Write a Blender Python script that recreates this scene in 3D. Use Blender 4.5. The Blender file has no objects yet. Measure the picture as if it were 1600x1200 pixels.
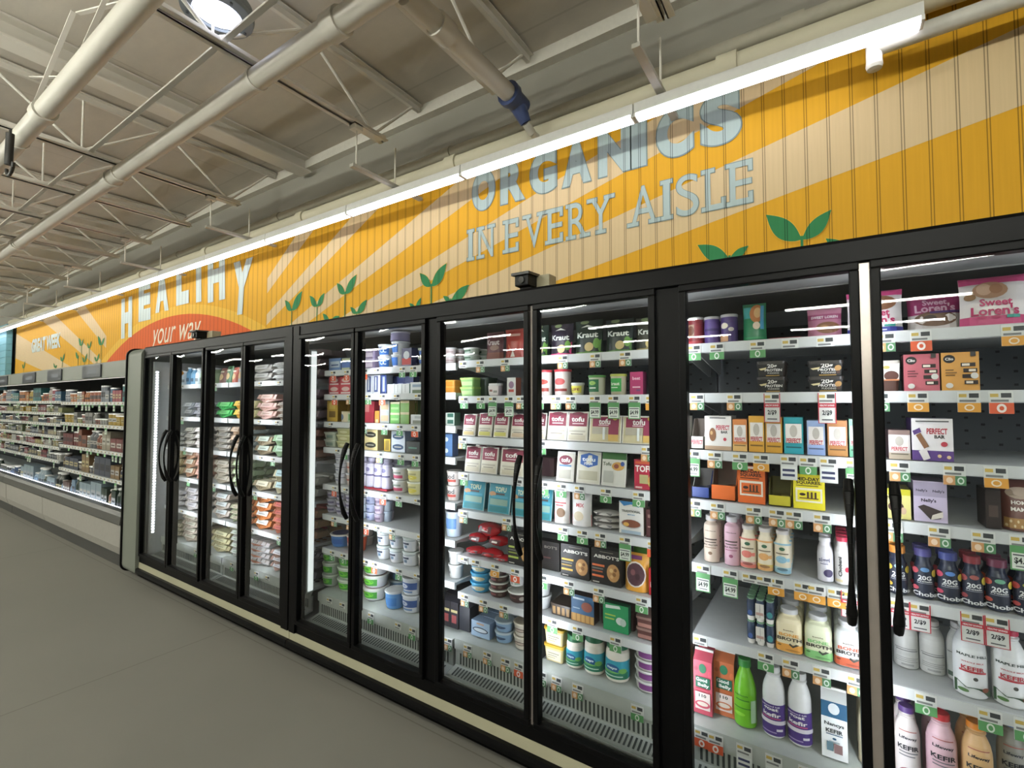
import bpy, bmesh, math, random
from mathutils import Vector, Matrix
from math import sin, cos, pi, atan2, sqrt, ceil, radians
R = random.Random(7)
SC = bpy.context.scene
COL = SC.collection

# ------------------------------------------------------------------ camera
F = 745.0; YAW = atan2(491., 745.); PITCH = atan2(29., F); CD = 1.8; CH = 1.62
cam_d = bpy.data.cameras.new('camera'); cam = bpy.data.objects.new('camera', cam_d); COL.objects.link(cam)
cam_d.sensor_width = 36; cam_d.lens = F / 1600 * 36; cam_d.clip_end = 200; cam_d.clip_start = .02
cam.location = (0, -CD, CH); cam.rotation_euler = (pi / 2 + PITCH, 0, YAW)
SC.camera = cam
FW = Vector((-sin(YAW) * cos(PITCH), cos(YAW) * cos(PITCH), sin(PITCH)))
RT = Vector((cos(YAW), sin(YAW), 0)); UP = RT.cross(FW); CP = Vector((0, -CD, CH))
def wpt(px, py, Y):
    "point of the real plane Y that the photograph shows at (px, py)"
    r = FW + RT * ((px - 800) / F) - UP * ((py - 600) / F)
    return CP + r * ((Y + CD) / r.y)

# ------------------------------------------------------------------ colour / materials
def lin(h, ds=.12):
    h = h.lstrip('#')
    c = [int(h[i:i + 2], 16) / 255 for i in (0, 2, 4)]; g = .3 * c[0] + .59 * c[1] + .11 * c[2]; c = [x + (g - x) * ds for x in c]
    return tuple(x / 12.92 if x <= .04045 else ((x + .055) / 1.055) ** 2.4 for x in c) + (1,)
MATS = {}
def mat(h, rough=.5, metal=0., var=.08, scale=30., bump=0., spec=.5):
    k = (h, rough, metal, var, bump, spec)
    if k in MATS: return MATS[k]
    m = bpy.data.materials.new('paint_' + h); m.use_nodes = True; n = m.node_tree
    b = n.nodes['Principled BSDF']; b.inputs['Roughness'].default_value = rough; b.inputs['Metallic'].default_value = metal; b.inputs['Specular IOR Level'].default_value = spec
    c = lin(h)
    if var > 0:
        tc = n.nodes.new('ShaderNodeTexCoord'); no = n.nodes.new('ShaderNodeTexNoise'); no.inputs['Scale'].default_value = scale
        mx = n.nodes.new('ShaderNodeMix'); mx.data_type = 'RGBA'
        mx.inputs[6].default_value = tuple(x * (1 - var) for x in c[:3]) + (1,); mx.inputs[7].default_value = tuple(min(1, x * (1 + var)) for x in c[:3]) + (1,)
        n.links.new(tc.outputs['Object'], no.inputs['Vector']); n.links.new(no.outputs['Fac'], mx.inputs[0]); n.links.new(mx.outputs[2], b.inputs['Base Color'])
        if bump:
            bu = n.nodes.new('ShaderNodeBump'); bu.inputs['Strength'].default_value = bump; bu.inputs['Distance'].default_value = .01
            n.links.new(no.outputs['Fac'], bu.inputs['Height']); n.links.new(bu.outputs[0], b.inputs['Normal'])
    else: b.inputs['Base Color'].default_value = c
    MATS[k] = m; return m
def emis(h, s):
    k = ('e', h, s)
    if k in MATS: return MATS[k]
    m = bpy.data.materials.new('glow_' + h); m.use_nodes = True; n = m.node_tree
    b = n.nodes['Principled BSDF']; b.inputs['Base Color'].default_value = lin(h); b.inputs['Emission Color'].default_value = lin(h); b.inputs['Emission Strength'].default_value = s
    MATS[k] = m; return m
def glass_mat():
    m = bpy.data.materials.new('door_glass'); m.use_nodes = True; n = m.node_tree; n.nodes.clear()
    o = n.nodes.new('ShaderNodeOutputMaterial'); t = n.nodes.new('ShaderNodeBsdfTransparent'); g = n.nodes.new('ShaderNodeBsdfGlossy')
    g.inputs['Roughness'].default_value = 0.0; t.inputs['Color'].default_value = (.86, .88, .875, 1)
    mx = n.nodes.new('ShaderNodeMixShader'); f = n.nodes.new('ShaderNodeFresnel'); f.inputs['IOR'].default_value = 1.45
    tc = n.nodes.new('ShaderNodeTexCoord'); mp = n.nodes.new('ShaderNodeMapping'); mp.inputs['Scale'].default_value = (1, 1, .5)
    no = n.nodes.new('ShaderNodeTexNoise'); no.inputs['Scale'].default_value = 2.4; no.inputs['Detail'].default_value = 0
    bu = n.nodes.new('ShaderNodeBump'); bu.inputs['Strength'].default_value = .4; bu.inputs['Distance'].default_value = .03
    n.links.new(tc.outputs['Object'], mp.inputs[0]); n.links.new(mp.outputs[0], no.inputs['Vector']); n.links.new(no.outputs['Fac'], bu.inputs['Height']); n.links.new(bu.outputs[0], g.inputs['Normal'])
    n.links.new(f.outputs[0], mx.inputs[0]); n.links.new(t.outputs[0], mx.inputs[1]); n.links.new(g.outputs[0], mx.inputs[2]); n.links.new(mx.outputs[0], o.inputs[0])
    return m
GLASS = glass_mat()
def clear_mat(h='cfd4d2', a=.35):
    k = ('c', h, a)
    if k in MATS: return MATS[k]
    m = bpy.data.materials.new('clear_plastic'); m.use_nodes = True; b = m.node_tree.nodes['Principled BSDF']
    b.inputs['Base Color'].default_value = lin(h); b.inputs['Alpha'].default_value = a; b.inputs['Roughness'].default_value = .12
    MATS[k] = m; return m

# ------------------------------------------------------------------ world and exposure, light groups
w = bpy.data.worlds.new('store_air'); SC.world = w; w.use_nodes = True
w.node_tree.nodes['Background'].inputs[0].default_value = lin('8d8a80'); w.node_tree.nodes['Background'].inputs[1].default_value = .25
SC.view_settings.view_transform = 'Standard'; SC.view_settings.look = 'None'; SC.view_settings.gamma = 1; SC.view_settings.exposure = 0.0
SC.view_settings.use_curve_mapping = False
STRIP_POWER = 9.0; LED_POWER = 54.0; ROOM_POWER = 145.0
SC.cycles.max_bounces = 8; SC.cycles.transparent_max_bounces = 12; SC.cycles.sample_clamp_indirect = 4

# ------------------------------------------------------------------ mesh builder
class MB:
    def __init__(s): s.v = []; s.f = []; s.m = []; s.mats = []; s.sm = []
    def mi(s, m):
        if isinstance(m, str): m = mat(m)
        if m not in s.mats: s.mats.append(m)
        return s.mats.index(m)
    def add(s, vs, fs, m, smooth=False):
        o = len(s.v); i = s.mi(m); s.v += [tuple(v) for v in vs]
        for f in fs: s.f.append([o + a for a in f]); s.m.append(i); s.sm.append(smooth)
        return s
    def box(s, x0, x1, y0, y1, z0, z1, m, top=None, side=None):
        vs = [(x0, y0, z0), (x1, y0, z0), (x1, y1, z0), (x0, y1, z0), (x0, y0, z1), (x1, y0, z1), (x1, y1, z1), (x0, y1, z1)]
        s.add(vs, [(0, 1, 5, 4)], m); s.add(vs, [(1, 2, 6, 5), (2, 3, 7, 6), (3, 0, 4, 7), (0, 3, 2, 1)], side or m); s.add(vs, [(4, 5, 6, 7)], top or side or m); return s
    def bbox(s, x0, x1, y0, y1, z0, z1, m, b=.004):
        "box with bevelled vertical and horizontal edges"
        bm = bmesh.new(); bmesh.ops.create_cube(bm, size=1)
        for v in bm.verts: v.co = Vector(((x0 + x1) / 2 + v.co.x * (x1 - x0), (y0 + y1) / 2 + v.co.y * (y1 - y0), (z0 + z1) / 2 + v.co.z * (z1 - z0)))
        bmesh.ops.bevel(bm, geom=bm.edges[:], offset=b, segments=2, affect='EDGES', profile=.6)
        bm.verts.index_update(); s.add([v.co[:] for v in bm.verts], [[v.index for v in f.verts] for f in bm.faces], m, False); bm.free(); return s
    def tube(s, p, q, r, m, n=10, r2=None, caps=True):
        p = Vector(p); q = Vector(q); d = (q - p).normalized(); a = d.cross(Vector((0, 0, 1)) if abs(d.z) < .9 else Vector((1, 0, 0))).normalized(); b = d.cross(a)
        r2 = r if r2 is None else r2; vs = []
        for k in range(n): t = 2 * pi * k / n; vs.append(p + (a * cos(t) + b * sin(t)) * r)
        for k in range(n): t = 2 * pi * k / n; vs.append(q + (a * cos(t) + b * sin(t)) * r2)
        s.add(vs, [(k, (k + 1) % n, n + (k + 1) % n, n + k) for k in range(n)], m, True)
        if caps: s.add(vs, [list(range(n))[::-1], list(range(n, 2 * n))], m)
        return s
    def path(s, pts, r, m, n=8, flat=1.):
        for a, b in zip(pts, pts[1:]): s.tube(a, b, r, m, n)
        return s
    def bar(s, p, q, wd, h, m, up=(0, 0, 1)):
        p = Vector(p); q = Vector(q); d = (q - p).normalized(); u = Vector(up); a = d.cross(u).normalized() * wd / 2; u = a.cross(d).normalized() * h / 2
        vs = [p - a - u, p + a - u, p + a + u, p - a + u, q - a - u, q + a - u, q + a + u, q - a + u]
        return s.add(vs, [(0, 1, 2, 3), (7, 6, 5, 4), (0, 4, 5, 1), (1, 5, 6, 2), (2, 6, 7, 3), (3, 7, 4, 0)], m)
    def lathe(s, prof, m, n=18, sx=1., sy=1., sq=0., mats=None, capb=True, capt=True):
        "prof [(r,z)]; sq>0 makes the section a rounded square"
        vs = []
        for r, z in prof:
            for k in range(n):
                t = 2 * pi * k / n; c, d = cos(t), sin(t)
                e = 1.
                if sq: e = 1 / (abs(c) ** sq + abs(d) ** sq) ** (1 / sq)
                vs.append((r * c * e * sx, r * d * e * sy, z))
        L = len(prof)
        for i in range(L - 1):
            mm = mats[i] if mats else m
            s.add(vs[i * n:(i + 2) * n], [(k, (k + 1) % n, n + (k + 1) % n, n + k) for k in range(n)], mm, True)
        if capt: s.add(vs[(L - 1) * n:], [list(range(n))], mats[-1] if mats else m)
        if capb: s.add(vs[:n], [list(range(n))[::-1]], mats[0] if mats else m)
        return s
    def extrude(s, pts, x0, x1, m):
        "YZ polygon swept along X"
        n = len(pts); vs = [(x0, a, b) for a, b in pts] + [(x1, a, b) for a, b in pts]
        s.add(vs, [(k, (k + 1) % n, n + (k + 1) % n, n + k) for k in range(n)], m); s.add(vs, [list(range(n))[::-1], list(range(n, 2 * n))], m); return s
    def mesh(s, name):
        me = bpy.data.meshes.new(name); me.from_pydata(s.v, [], s.f)
        for m in s.mats: me.materials.append(m)
        me.polygons.foreach_set('material_index', s.m); me.polygons.foreach_set('use_smooth', s.sm); me.update(); return me
    def build(s, name, parent=None, loc=(0, 0, 0), rot=(0, 0, 0)):
        o = bpy.data.objects.new(name, s.mesh(name)); COL.objects.link(o); o.location = loc; o.rotation_euler = rot
        if parent: o.parent = parent
        return o
def tag(o, label=None, cat=None, group=None, kind=None):
    if label: o['label'] = label
    if cat: o['category'] = cat
    if group: o['group'] = group
    if kind: o['kind'] = kind
    return o
def thing(name, label, cat, loc=(0, 0, 0), rz=0, group=None):
    o = bpy.data.objects.new(name, None); COL.objects.link(o); o.empty_display_size = .05; o.location = loc; o.rotation_euler = (0, 0, rz)
    return tag(o, label, cat, group)
def struct(mb, name): return tag(mb.build(name), kind='structure')

# ------------------------------------------------------------------ lettering
TXT = {}
def text_geo(s, bold=.02, res=2):
    k = (s, bold, res)
    if k in TXT: return TXT[k]
    c = bpy.data.curves.new('t', 'FONT'); c.body = s; c.offset = bold; c.resolution_u = res; c.size = 1
    o = bpy.data.objects.new('t', c); COL.objects.link(o); dg = bpy.context.evaluated_depsgraph_get()
    me = bpy.data.meshes.new_from_object(o.evaluated_get(dg))
    vs = [(v.co.x, v.co.y) for v in me.vertices]; fs = [list(p.vertices) for p in me.polygons]
    bpy.data.objects.remove(o); bpy.data.curves.remove(c); bpy.data.meshes.remove(me)
    if not vs: vs = [(0, 0), (1, 1)]; fs = []
    x0 = min(v[0] for v in vs); x1 = max(v[0] for v in vs); y0 = min(v[1] for v in vs); y1 = max(v[1] for v in vs)
    g = ([((x - x0) / (x1 - x0), (y - y0) / (y1 - y0)) for x, y in vs], fs, (y1 - y0) / (x1 - x0)); TXT[k] = g; return g
def art(mb, ops, fmap, asp, seg=1):
    """ops on a face: r rect, e ellipse, t text. u,v in 0..1; asp = height/width of the face"""
    lay = 0
    for op in ops:
        k = op[0]; lay += 1; vs = []; fs = []
        if k == 'r':
            u0, v0, u1, v1, c = op[1:6]; n = max(1, ceil((u1 - u0) * seg)); nv = 3 if seg > 1 else 1
            for j in range(nv + 1):
                for i in range(n + 1): vs.append((u0 + (u1 - u0) * i / n, v0 + (v1 - v0) * j / nv))
            fs = [(j * (n + 1) + i, j * (n + 1) + i + 1, (j + 1) * (n + 1) + i + 1, (j + 1) * (n + 1) + i) for j in range(nv) for i in range(n)]
        elif k == 'e':
            cu, cv, ru, rv, c = op[1:6]; N = 16
            for q in (1., .5): vs += [(cu + ru * q * cos(2 * pi * i / N), cv + rv * q * sin(2 * pi * i / N)) for i in range(N)]
            fs = [(i, (i + 1) % N, N + (i + 1) % N, N + i) for i in range(N)] + [list(range(N, 2 * N))]
        elif k == 'p':
            vs = op[1]; c = op[2]; fs = [list(range(len(vs)))]
        elif k == 't':
            s, cu, cv, wd, c = op[1:6]; hh = op[6] if len(op) > 6 else None; rot = op[7] if len(op) > 7 else 0
            tv, fs, ta = text_geo(s, .03)
            if hh is None: hh = wd * ta / asp
            if rot: vs = [(cu - (y - .5) * hh, cv + (x - .5) * wd) for x, y in tv]
            else: vs = [(cu + (x - .5) * wd, cv + (y - .5) * hh) for x, y in tv]
        mb.add([fmap(u, v, .0006 * lay + (.0006 if seg > 1 else 0)) for u, v in vs], fs, c)

# ------------------------------------------------------------------ the store shell
XL, XR, YB, YF, ZC = -26., 7., -15., 1.04, 4.05
fl = bpy.data.materials.new('floor_resin'); fl.use_nodes = True; n = fl.node_tree; b = n.nodes['Principled BSDF']
tc = n.nodes.new('ShaderNodeTexCoord'); no = n.nodes.new('ShaderNodeTexNoise'); no.inputs['Scale'].default_value = 1.1; no.inputs['Detail'].default_value = 6
cr = n.nodes.new('ShaderNodeValToRGB'); cr.color_ramp.elements[0].color = lin('706e66'); cr.color_ramp.elements[1].color = lin('827f76')
n2 = n.nodes.new('ShaderNodeTexNoise'); n2.inputs['Scale'].default_value = 2.; n2.inputs['Detail'].default_value = 2
br = n.nodes.new('ShaderNodeTexBrick'); br.offset = 0; br.inputs['Scale'].default_value = 1; br.inputs['Brick Width'].default_value = 3.6; br.inputs['Row Height'].default_value = 1.52; br.inputs['Mortar Size'].default_value = .004
br.inputs['Color1'].default_value = br.inputs['Color2'].default_value = (1, 1, 1, 1); br.inputs['Mortar'].default_value = (.72, .7, .66, 1)
mx = n.nodes.new('ShaderNodeMix'); mx.data_type = 'RGBA'; mx.blend_type = 'MULTIPLY'; mx.inputs[0].default_value = 1
n.links.new(tc.outputs['Object'], no.inputs['Vector']); n.links.new(no.outputs['Fac'], cr.inputs[0]); n.links.new(tc.outputs['Object'], br.inputs['Vector']); n.links.new(cr.outputs[0], mx.inputs[6]); n.links.new(br.outputs[0], mx.inputs[7]); n.links.new(mx.outputs[2], b.inputs['Base Color'])
mr = n.nodes.new('ShaderNodeMapRange'); mr.inputs[3].default_value = .6; mr.inputs[4].default_value = .8; n.links.new(no.outputs['Fac'], mr.inputs[0]); n.links.new(mr.outputs[0], b.inputs['Roughness'])
struct(MB().box(XL, XR, YB, YF, -.1, 0, fl), 'floor')
dk = bpy.data.materials.new('roof_deck'); dk.use_nodes = True; n = dk.node_tree; b = n.nodes['Principled BSDF']; b.inputs['Roughness'].default_value = .85
tc = n.nodes.new('ShaderNodeTexCoord'); no = n.nodes.new('ShaderNodeTexNoise'); no.inputs['Scale'].default_value = 2.2; no.inputs['Detail'].default_value = 8; no.inputs['Roughness'].default_value = .7
mp = n.nodes.new('ShaderNodeMapping'); mp.inputs['Scale'].default_value = (1, 2.2, 1)
cr = n.nodes.new('ShaderNodeValToRGB'); cr.color_ramp.elements[0].position = .3; cr.color_ramp.elements[0].color = lin('c4bdb2'); cr.color_ramp.elements[1].position = .7; cr.color_ramp.elements[1].color = lin('d2cabd')
br = n.nodes.new('ShaderNodeTexBrick'); br.offset = .5; br.inputs['Scale'].default_value = 1; br.inputs['Brick Width'].default_value = 2.08; br.inputs['Row Height'].default_value = .78; br.inputs['Mortar Size'].default_value = .008
br.inputs['Color1'].default_value = (1, 1, 1, 1); br.inputs['Color2'].default_value = (.96, .96, .95, 1); br.inputs['Mortar'].default_value = (.84, .84, .82, 1)
mx = n.nodes.new('ShaderNodeMix'); mx.data_type = 'RGBA'; mx.blend_type = 'MULTIPLY'; mx.inputs[0].default_value = 1
n.links.new(tc.outputs['Object'], mp.inputs[0]); n.links.new(mp.outputs[0], no.inputs['Vector']); n.links.new(no.outputs['Fac'], cr.inputs[0]); n.links.new(tc.outputs['Object'], br.inputs['Vector']); n.links.new(cr.outputs[0], mx.inputs[6]); n.links.new(br.outputs[0], mx.inputs[7]); n.links.new(mx.outputs[2], b.inputs['Base Color'])
struct(MB().box(XL, XR, YB, YF, ZC, ZC + .1, dk), 'ceiling')
WALL = mat('98958a', .8, 0, .04, 3)
struct(MB().box(XL, XR, YF, YF + .15, 0, ZC, WALL), 'wall_back')
struct(MB().box(XL, XR, YB - .15, YB, 0, ZC, mat('5f5c55', .8, 0, .05, 2)), 'wall_front')
struct(MB().box(XL - .15, XL, YB, YF, 0, ZC, mat('6a6860', .8, 0, .05, 2)), 'wall_left')
struct(MB().box(XR, XR + .15, YB, YF, 0, ZC, mat('6a6860', .8, 0, .05, 2)), 'wall_right')
struct(MB().box(XL, XR, YF - .07, YF, ZC - .09, ZC, mat('d8d4c8', .7)), 'trim_1')

# ------------------------------------------------------------------ lights of the store
def strip_fixture(name, label, x0, x1, y, z, power, group, lens='f4f2ff', up=False):
    t = thing(name, label, 'ceiling light', (x0, y, z), 0, group)
    if up:      # slim pendant tube; its upward glow is added to brighten the ceiling
        L = x1 - x0
        MB().box(0, L, -.010, .010, .0, .012, mat('d8d8d2', .4)).build('housing', t)
        MB().extrude([(-.012, -.001), (-.009, -.014), (.009, -.014), (.012, -.001)], .01, L - .01, emis(lens, power)).build('lens', t)
        MB().extrude([(-.012, .013), (-.009, .026), (.009, .026), (.012, .013)], .01, L - .01, emis(lens, power * 1.4)).build('added_uplight', t)
        return t
    L = x1 - x0; wh = mat('d8d8d2', .4)
    MB().extrude([(-.035, .0), (.035, .0), (.03, .06), (-.03, .06)], 0.004, L - .004, wh).build('housing', t)
    b = MB().extrude([(-.033, -.001), (-.026, -.022), (.026, -.022), (.033, -.001)], .015, L - .015, emis(lens, power)); b.build('lens', t)
    for x in (.002, L - .014): MB().box(x, x + .012, -.034, .034, -.02, .0, wh).build('end_cap', t)
    return t
P0 = .30; SEG = 1.218
ords = ['first', 'second', 'third', 'fourth', 'fifth', 'sixth', 'seventh', 'eighth', 'ninth', 'tenth', 'eleventh', 'twelfth', 'thirteenth', 'fourteenth', 'fifteenth', 'sixteenth', 'seventeenth', 'eighteenth', 'nineteenth', 'twentieth'] + ['twenty-' + a for a in 'first second third fourth fifth sixth seventh eighth ninth'.split()] + ['thirtieth'] + ['thirty-' + a for a in 'first second third fourth fifth sixth seventh eighth ninth'.split()]
for i in range(16):
    x1 = .37 - i * SEG
    strip_fixture('linear_light', 'lit white tube light above the mural, %s from the right end' % ords[i], x1 - SEG, x1, .72, 3.195, STRIP_POWER, 'tube lights in a row above the mural')
# further rows over the sales floor, out of the picture, added to light the room and to reflect in the doors
for j, y in enumerate((-2.9, -6.0, -9.0, -12.4)):
    for i in range(6):
        x1 = 2 - i * 4.4
        strip_fixture('linear_light', 'long unseen tube light over the open floor, row %s, %s from the right' % (ords[j], ords[i]), x1 - 2.44, x1, y, 3.3, ROOM_POWER, 'tube lights over the open floor', 'fbfcef', True)

# ------------------------------------------------------------------ roof steel
STEEL = mat('e8e3d8', .6, 0, .06, 6); STEEL2 = mat('d8d3c8', .6, 0, .06, 6)
JX = [-2.73 + 1.045 * k for k in range(2, -14, -1)]
ji = 0
for k, X in enumerate(JX):
    if abs(X + 3.775) < .05: continue
    ji += 1
    t = thing('roof_joist', 'open web steel roof joist painted off-white, %s from the right' % ords[ji - 1], 'roof joist', (X, 0, 3.57), 0, 'roof joists under the deck')
    y0, y1 = -7.6, .6
    m = MB(); m.box(-.045, -.008, y0, y1, 0, .006, STEEL); m.box(-.014, -.008, y0, y1, 0, .045, STEEL); m.box(.008, .045, y0, y1, 0, .006, STEEL); m.box(.008, .014, y0, y1, 0, .045, STEEL); m.build('bottom_chord', t)
    m = MB(); m.box(-.045, .045, y0, YF - .08, .455, .462, STEEL2); m.box(-.014, .014, y0, YF - .08, .415, .456, STEEL2); m.build('top_chord', t)
    m = MB(); y = .5; up = 0; st = .55
    while y > y0 + st:
        a, b = ((0, y, .02), (0, y - st, .44)) if not up else ((0, y, .44), (0, y - st, .02))
        m.tube(a, b, .011, STEEL, 6)
        if up: m.tube((0, y - st, .02), (0, y - st, .44), .008, STEEL, 6)
        y -= st; up = 1 - up
    m.tube((0, .5, .02), (0, .9, .44), .011, STEEL, 6)
    m.build('web', t)
t = thing('roof_beam', 'wide off-white steel roof beam between two open joists', 'roof beam', (-4.30, 0, 3.90))
MB().box(-.085, .085, -8, YF - .06, 0, .014, STEEL).build('bottom_flange', t); MB().box(-.006, .006, -8, YF - .08, .014, .135, STEEL2).build('web_plate', t)
MB().box(-.085, .085, -8, YF - .08, .132, .145, STEEL2).build('top_flange', t)
def bridging(Y, top, label):
    m = MB()
    z = 3.60 if not top else 4.0
    m.bar((-16, Y, z), (.7, Y, z), .03, .012, STEEL)
    return tag(m.build('bridging_bar'), label, 'bridging bar', 'bridging bars across the roof joists')
bridging(-.55, 0, 'thin bridging bar across joist bottoms, nearest the mural wall'); bridging(-2.4, 0, 'thin bridging bar across joist bottoms, farther from the wall')
for k in range(12):   # cross braces
    if k in (4, 5): continue
    X0 = JX[k]; m = MB(); m.bar((X0, -.9, 3.6), (X0 - 1.045, -.9, 4.0), .025, .008, STEEL); m.bar((X0, -.92, 4.0), (X0 - 1.045, -.92, 3.6), .025, .008, STEEL)
    tag(m.build('cross_brace'), 'crossed angle brace between two roof joists, %s from the right' % ords[k], 'cross brace', 'cross braces between the joists')
PIPE = mat('cac5b8', .45, 0, .05, 4)
def pipe_run(name, label, pts, r, m=PIPE, joints=(), hangers=()):
    t = thing(name, label, 'pipe', pts[0]); o = Vector(pts[0]); mb = MB()
    for a, b in zip(pts, pts[1:]): mb.tube(Vector(a) - o, Vector(b) - o, r, m, 16)
    for p in pts[1:-1]:
        mb.tube(Vector(p) - o - Vector((0, 0, r * .6)), Vector(p) - o + Vector((0, 0, r * .6)), r * 1.02, m, 16)
    mb.build('pipe_body', t)
    d = (Vector(pts[-1]) - Vector(pts[0])).normalized()
    for q in joints:
        c = Vector(pts[0]) + d * q - o; MB().tube(c - d * .05, c + d * .05, r * 1.22, m, 16).build('coupling', t)
    for q in hangers:
        c = Vector(pts[0]) + d * q - o; h = MB(); h.tube(c - d * .012, c + d * .012, r * 1.12, STEEL2, 14); h.tube(c, c + Vector((0, 0, .1)), .008, STEEL2, 6); h.build('hanger', t)
    return t
pipe_run('sprinkler_main', 'thick off-white sprinkler pipe below the joists, nearer the mural wall', [(-.4, -.36, 3.5), (-15.5, -.36, 3.5)], .058, joints=(1.6, 4.6, 7.6), hangers=(2.33, 4.4, 7.5, 10.6))
pipe_run('sprinkler_main', 'thick off-white sprinkler pipe farther out, crossing the upper left corner', [(-1., -.95, 3.5), (-12.5, -.95, 3.5)], .055, joints=(3.2,), hangers=(3.8, 6.9, 9.0))
dp = pipe_run('branch_pipe', 'off-white branch pipe running toward the wall to a blue fitting', [(-1.575, -.298, 3.5), (-1.575, .62, 3.5)], .052, joints=(.25,))
BLUE = mat('3a4a78', .35)
m = MB(); m.tube((0, .87, 0), (0, 1.0, -.01), .062, BLUE, 16); m.tube((0, .94, -.01), (.03, 1.0, -.12), .055, BLUE, 16, .035); m.tube((0, .84, 0), (0, .88, 0), .075, BLUE, 16); m.build('valve_fitting', dp)
m = MB(); m.tube((.03, 1.0, -.12), (.04, 1.06, -.16), .026, mat('c9c7bd'), 12); m.tube((.04, 1.06, -.16), (.05, 1.11, -.165), .022, PIPE, 12); m.build('drain_stub', dp)
tag(MB().bar((-15, -.05, 3.93), (.2, -.05, 3.93), .02, .02, STEEL2).build('conduit'), 'thin conduit running along the deck above the thick pipe', 'conduit')
# insulated refrigeration pipes resting over the mural
pipe_run('insulated_pipe', 'fat cream insulated pipe lying just above the row of tube lights', [(3, .9, 3.40), (-15.2, .9, 3.40)], .062, mat('c5bfa4', .6, 0, .06, 5), joints=tuple(1.5 + 1.9 * q for q in range(9)))
pipe_run('insulated_pipe', 'slimmer off-white insulated pipe above the fat cream pipe', [(3, .93, 3.53), (-15.2, .93, 3.53)], .04, mat('b5b09d', .6), joints=tuple(.8 + 2.3 * q for q in range(7)))
m = MB(); WH = mat('c9c6ba', .5)
m.tube((.6, 0, .02), (-.12, 0, 0), .036, WH, 14); m.tube((-.12, 0, .02), (-.12, 0, -.07), .03, WH, 14); m.lathe([(.01, 0), (.028, .006), (.032, .02), (.03, .04)], WH, 14); m.v[-(14 * 3 * 2 + 28):] = [(x - .12, y, z - .10) for x, y, z in m.v[-(14 * 3 * 2 + 28):]]
q = m.build('elbow_pipe', None, wpt(1420, 58, .80)); tag(q, 'off-white elbow pipe turning down over the mural near the right end', 'pipe')
for X, g in ((-.70, 0), (-2.72, 1), (-4.82, 2), (-6.9, 3), (-9, 4), (-11.1, 5), (-13.2, 6)):
    t = thing('light_hanger', 'slotted hanger arm holding the tube lights, %s from the right' % ords[g], 'light hanger', (X, 0, 3.27), 0, 'hanger arms of the tube lights')
    m = MB(); m.bar((0, .3, 0), (0, .98, 0), .04, .022, mat('b9b7ac', .45)); m.bar((0, .3, .012), (0, .98, .012), .012, .003, mat('77756d')); m.build('strut', t)
    for yy in (.34, .7): MB().tube((0, yy, 0), (0, yy, .3), .006, STEEL, 6).build('rod', t)
    m = MB(); m.box(-.03, .03, .3, .37, .26, .3, STEEL); m.box(-.03, .03, .3, .56, .29, .3, STEEL); m.build('beam_clamp', t)
# round high bay light
c = (-2.705, -.59, 3.72)
t = thing('high_bay_light', 'round grey ring light with a bright white centre under the deck', 'ceiling light', c)
GR = mat('7c8488', .4)
MB().lathe([(.115, .0), (.12, -.012), (.172, -.008), (.178, .015), (.17, .06), (.115, .07)], GR, 40, capb=False, capt=False).build('ring', t)
MB().lathe([(.114, .005), (.08, -.012), (.03, -.02)], emis('dfe6ff', 6.), 32, capt=True, capb=True).build('lens', t)
for k in range(8): a = k * pi / 4; MB().tube((.146 * cos(a), .146 * sin(a), -.018), (.146 * cos(a), .146 * sin(a), -.008), .008, mat('4c5052'), 8).build('bolt', t)
MB().tube((0, 0, .07), (0, 0, .33), .02, STEEL, 8).build('stem', t)
# black hook gadget and bare sprinkler
t = thing('cable_hook', 'black hook hanging from the outer sprinkler pipe at upper left', 'hook', (-4.55, -1.035, 3.30))
BK = mat('23221f', .5)
m = MB(); m.tube((0, 0, .13), (-.015, 0, -.08), .022, BK, 10); m.build('body', t)
pts = [(-.06 + .09 * (1 - cos(a)) , 0, -.1 - .06 * sin(a)) for a in [pi * q / 6 for q in range(7)]]
MB().path(pts, .01, BK).build('hook', t)
MB().tube((0, 0, .13), (0, 0, .16), .008, BK).build('ring', t)

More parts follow.
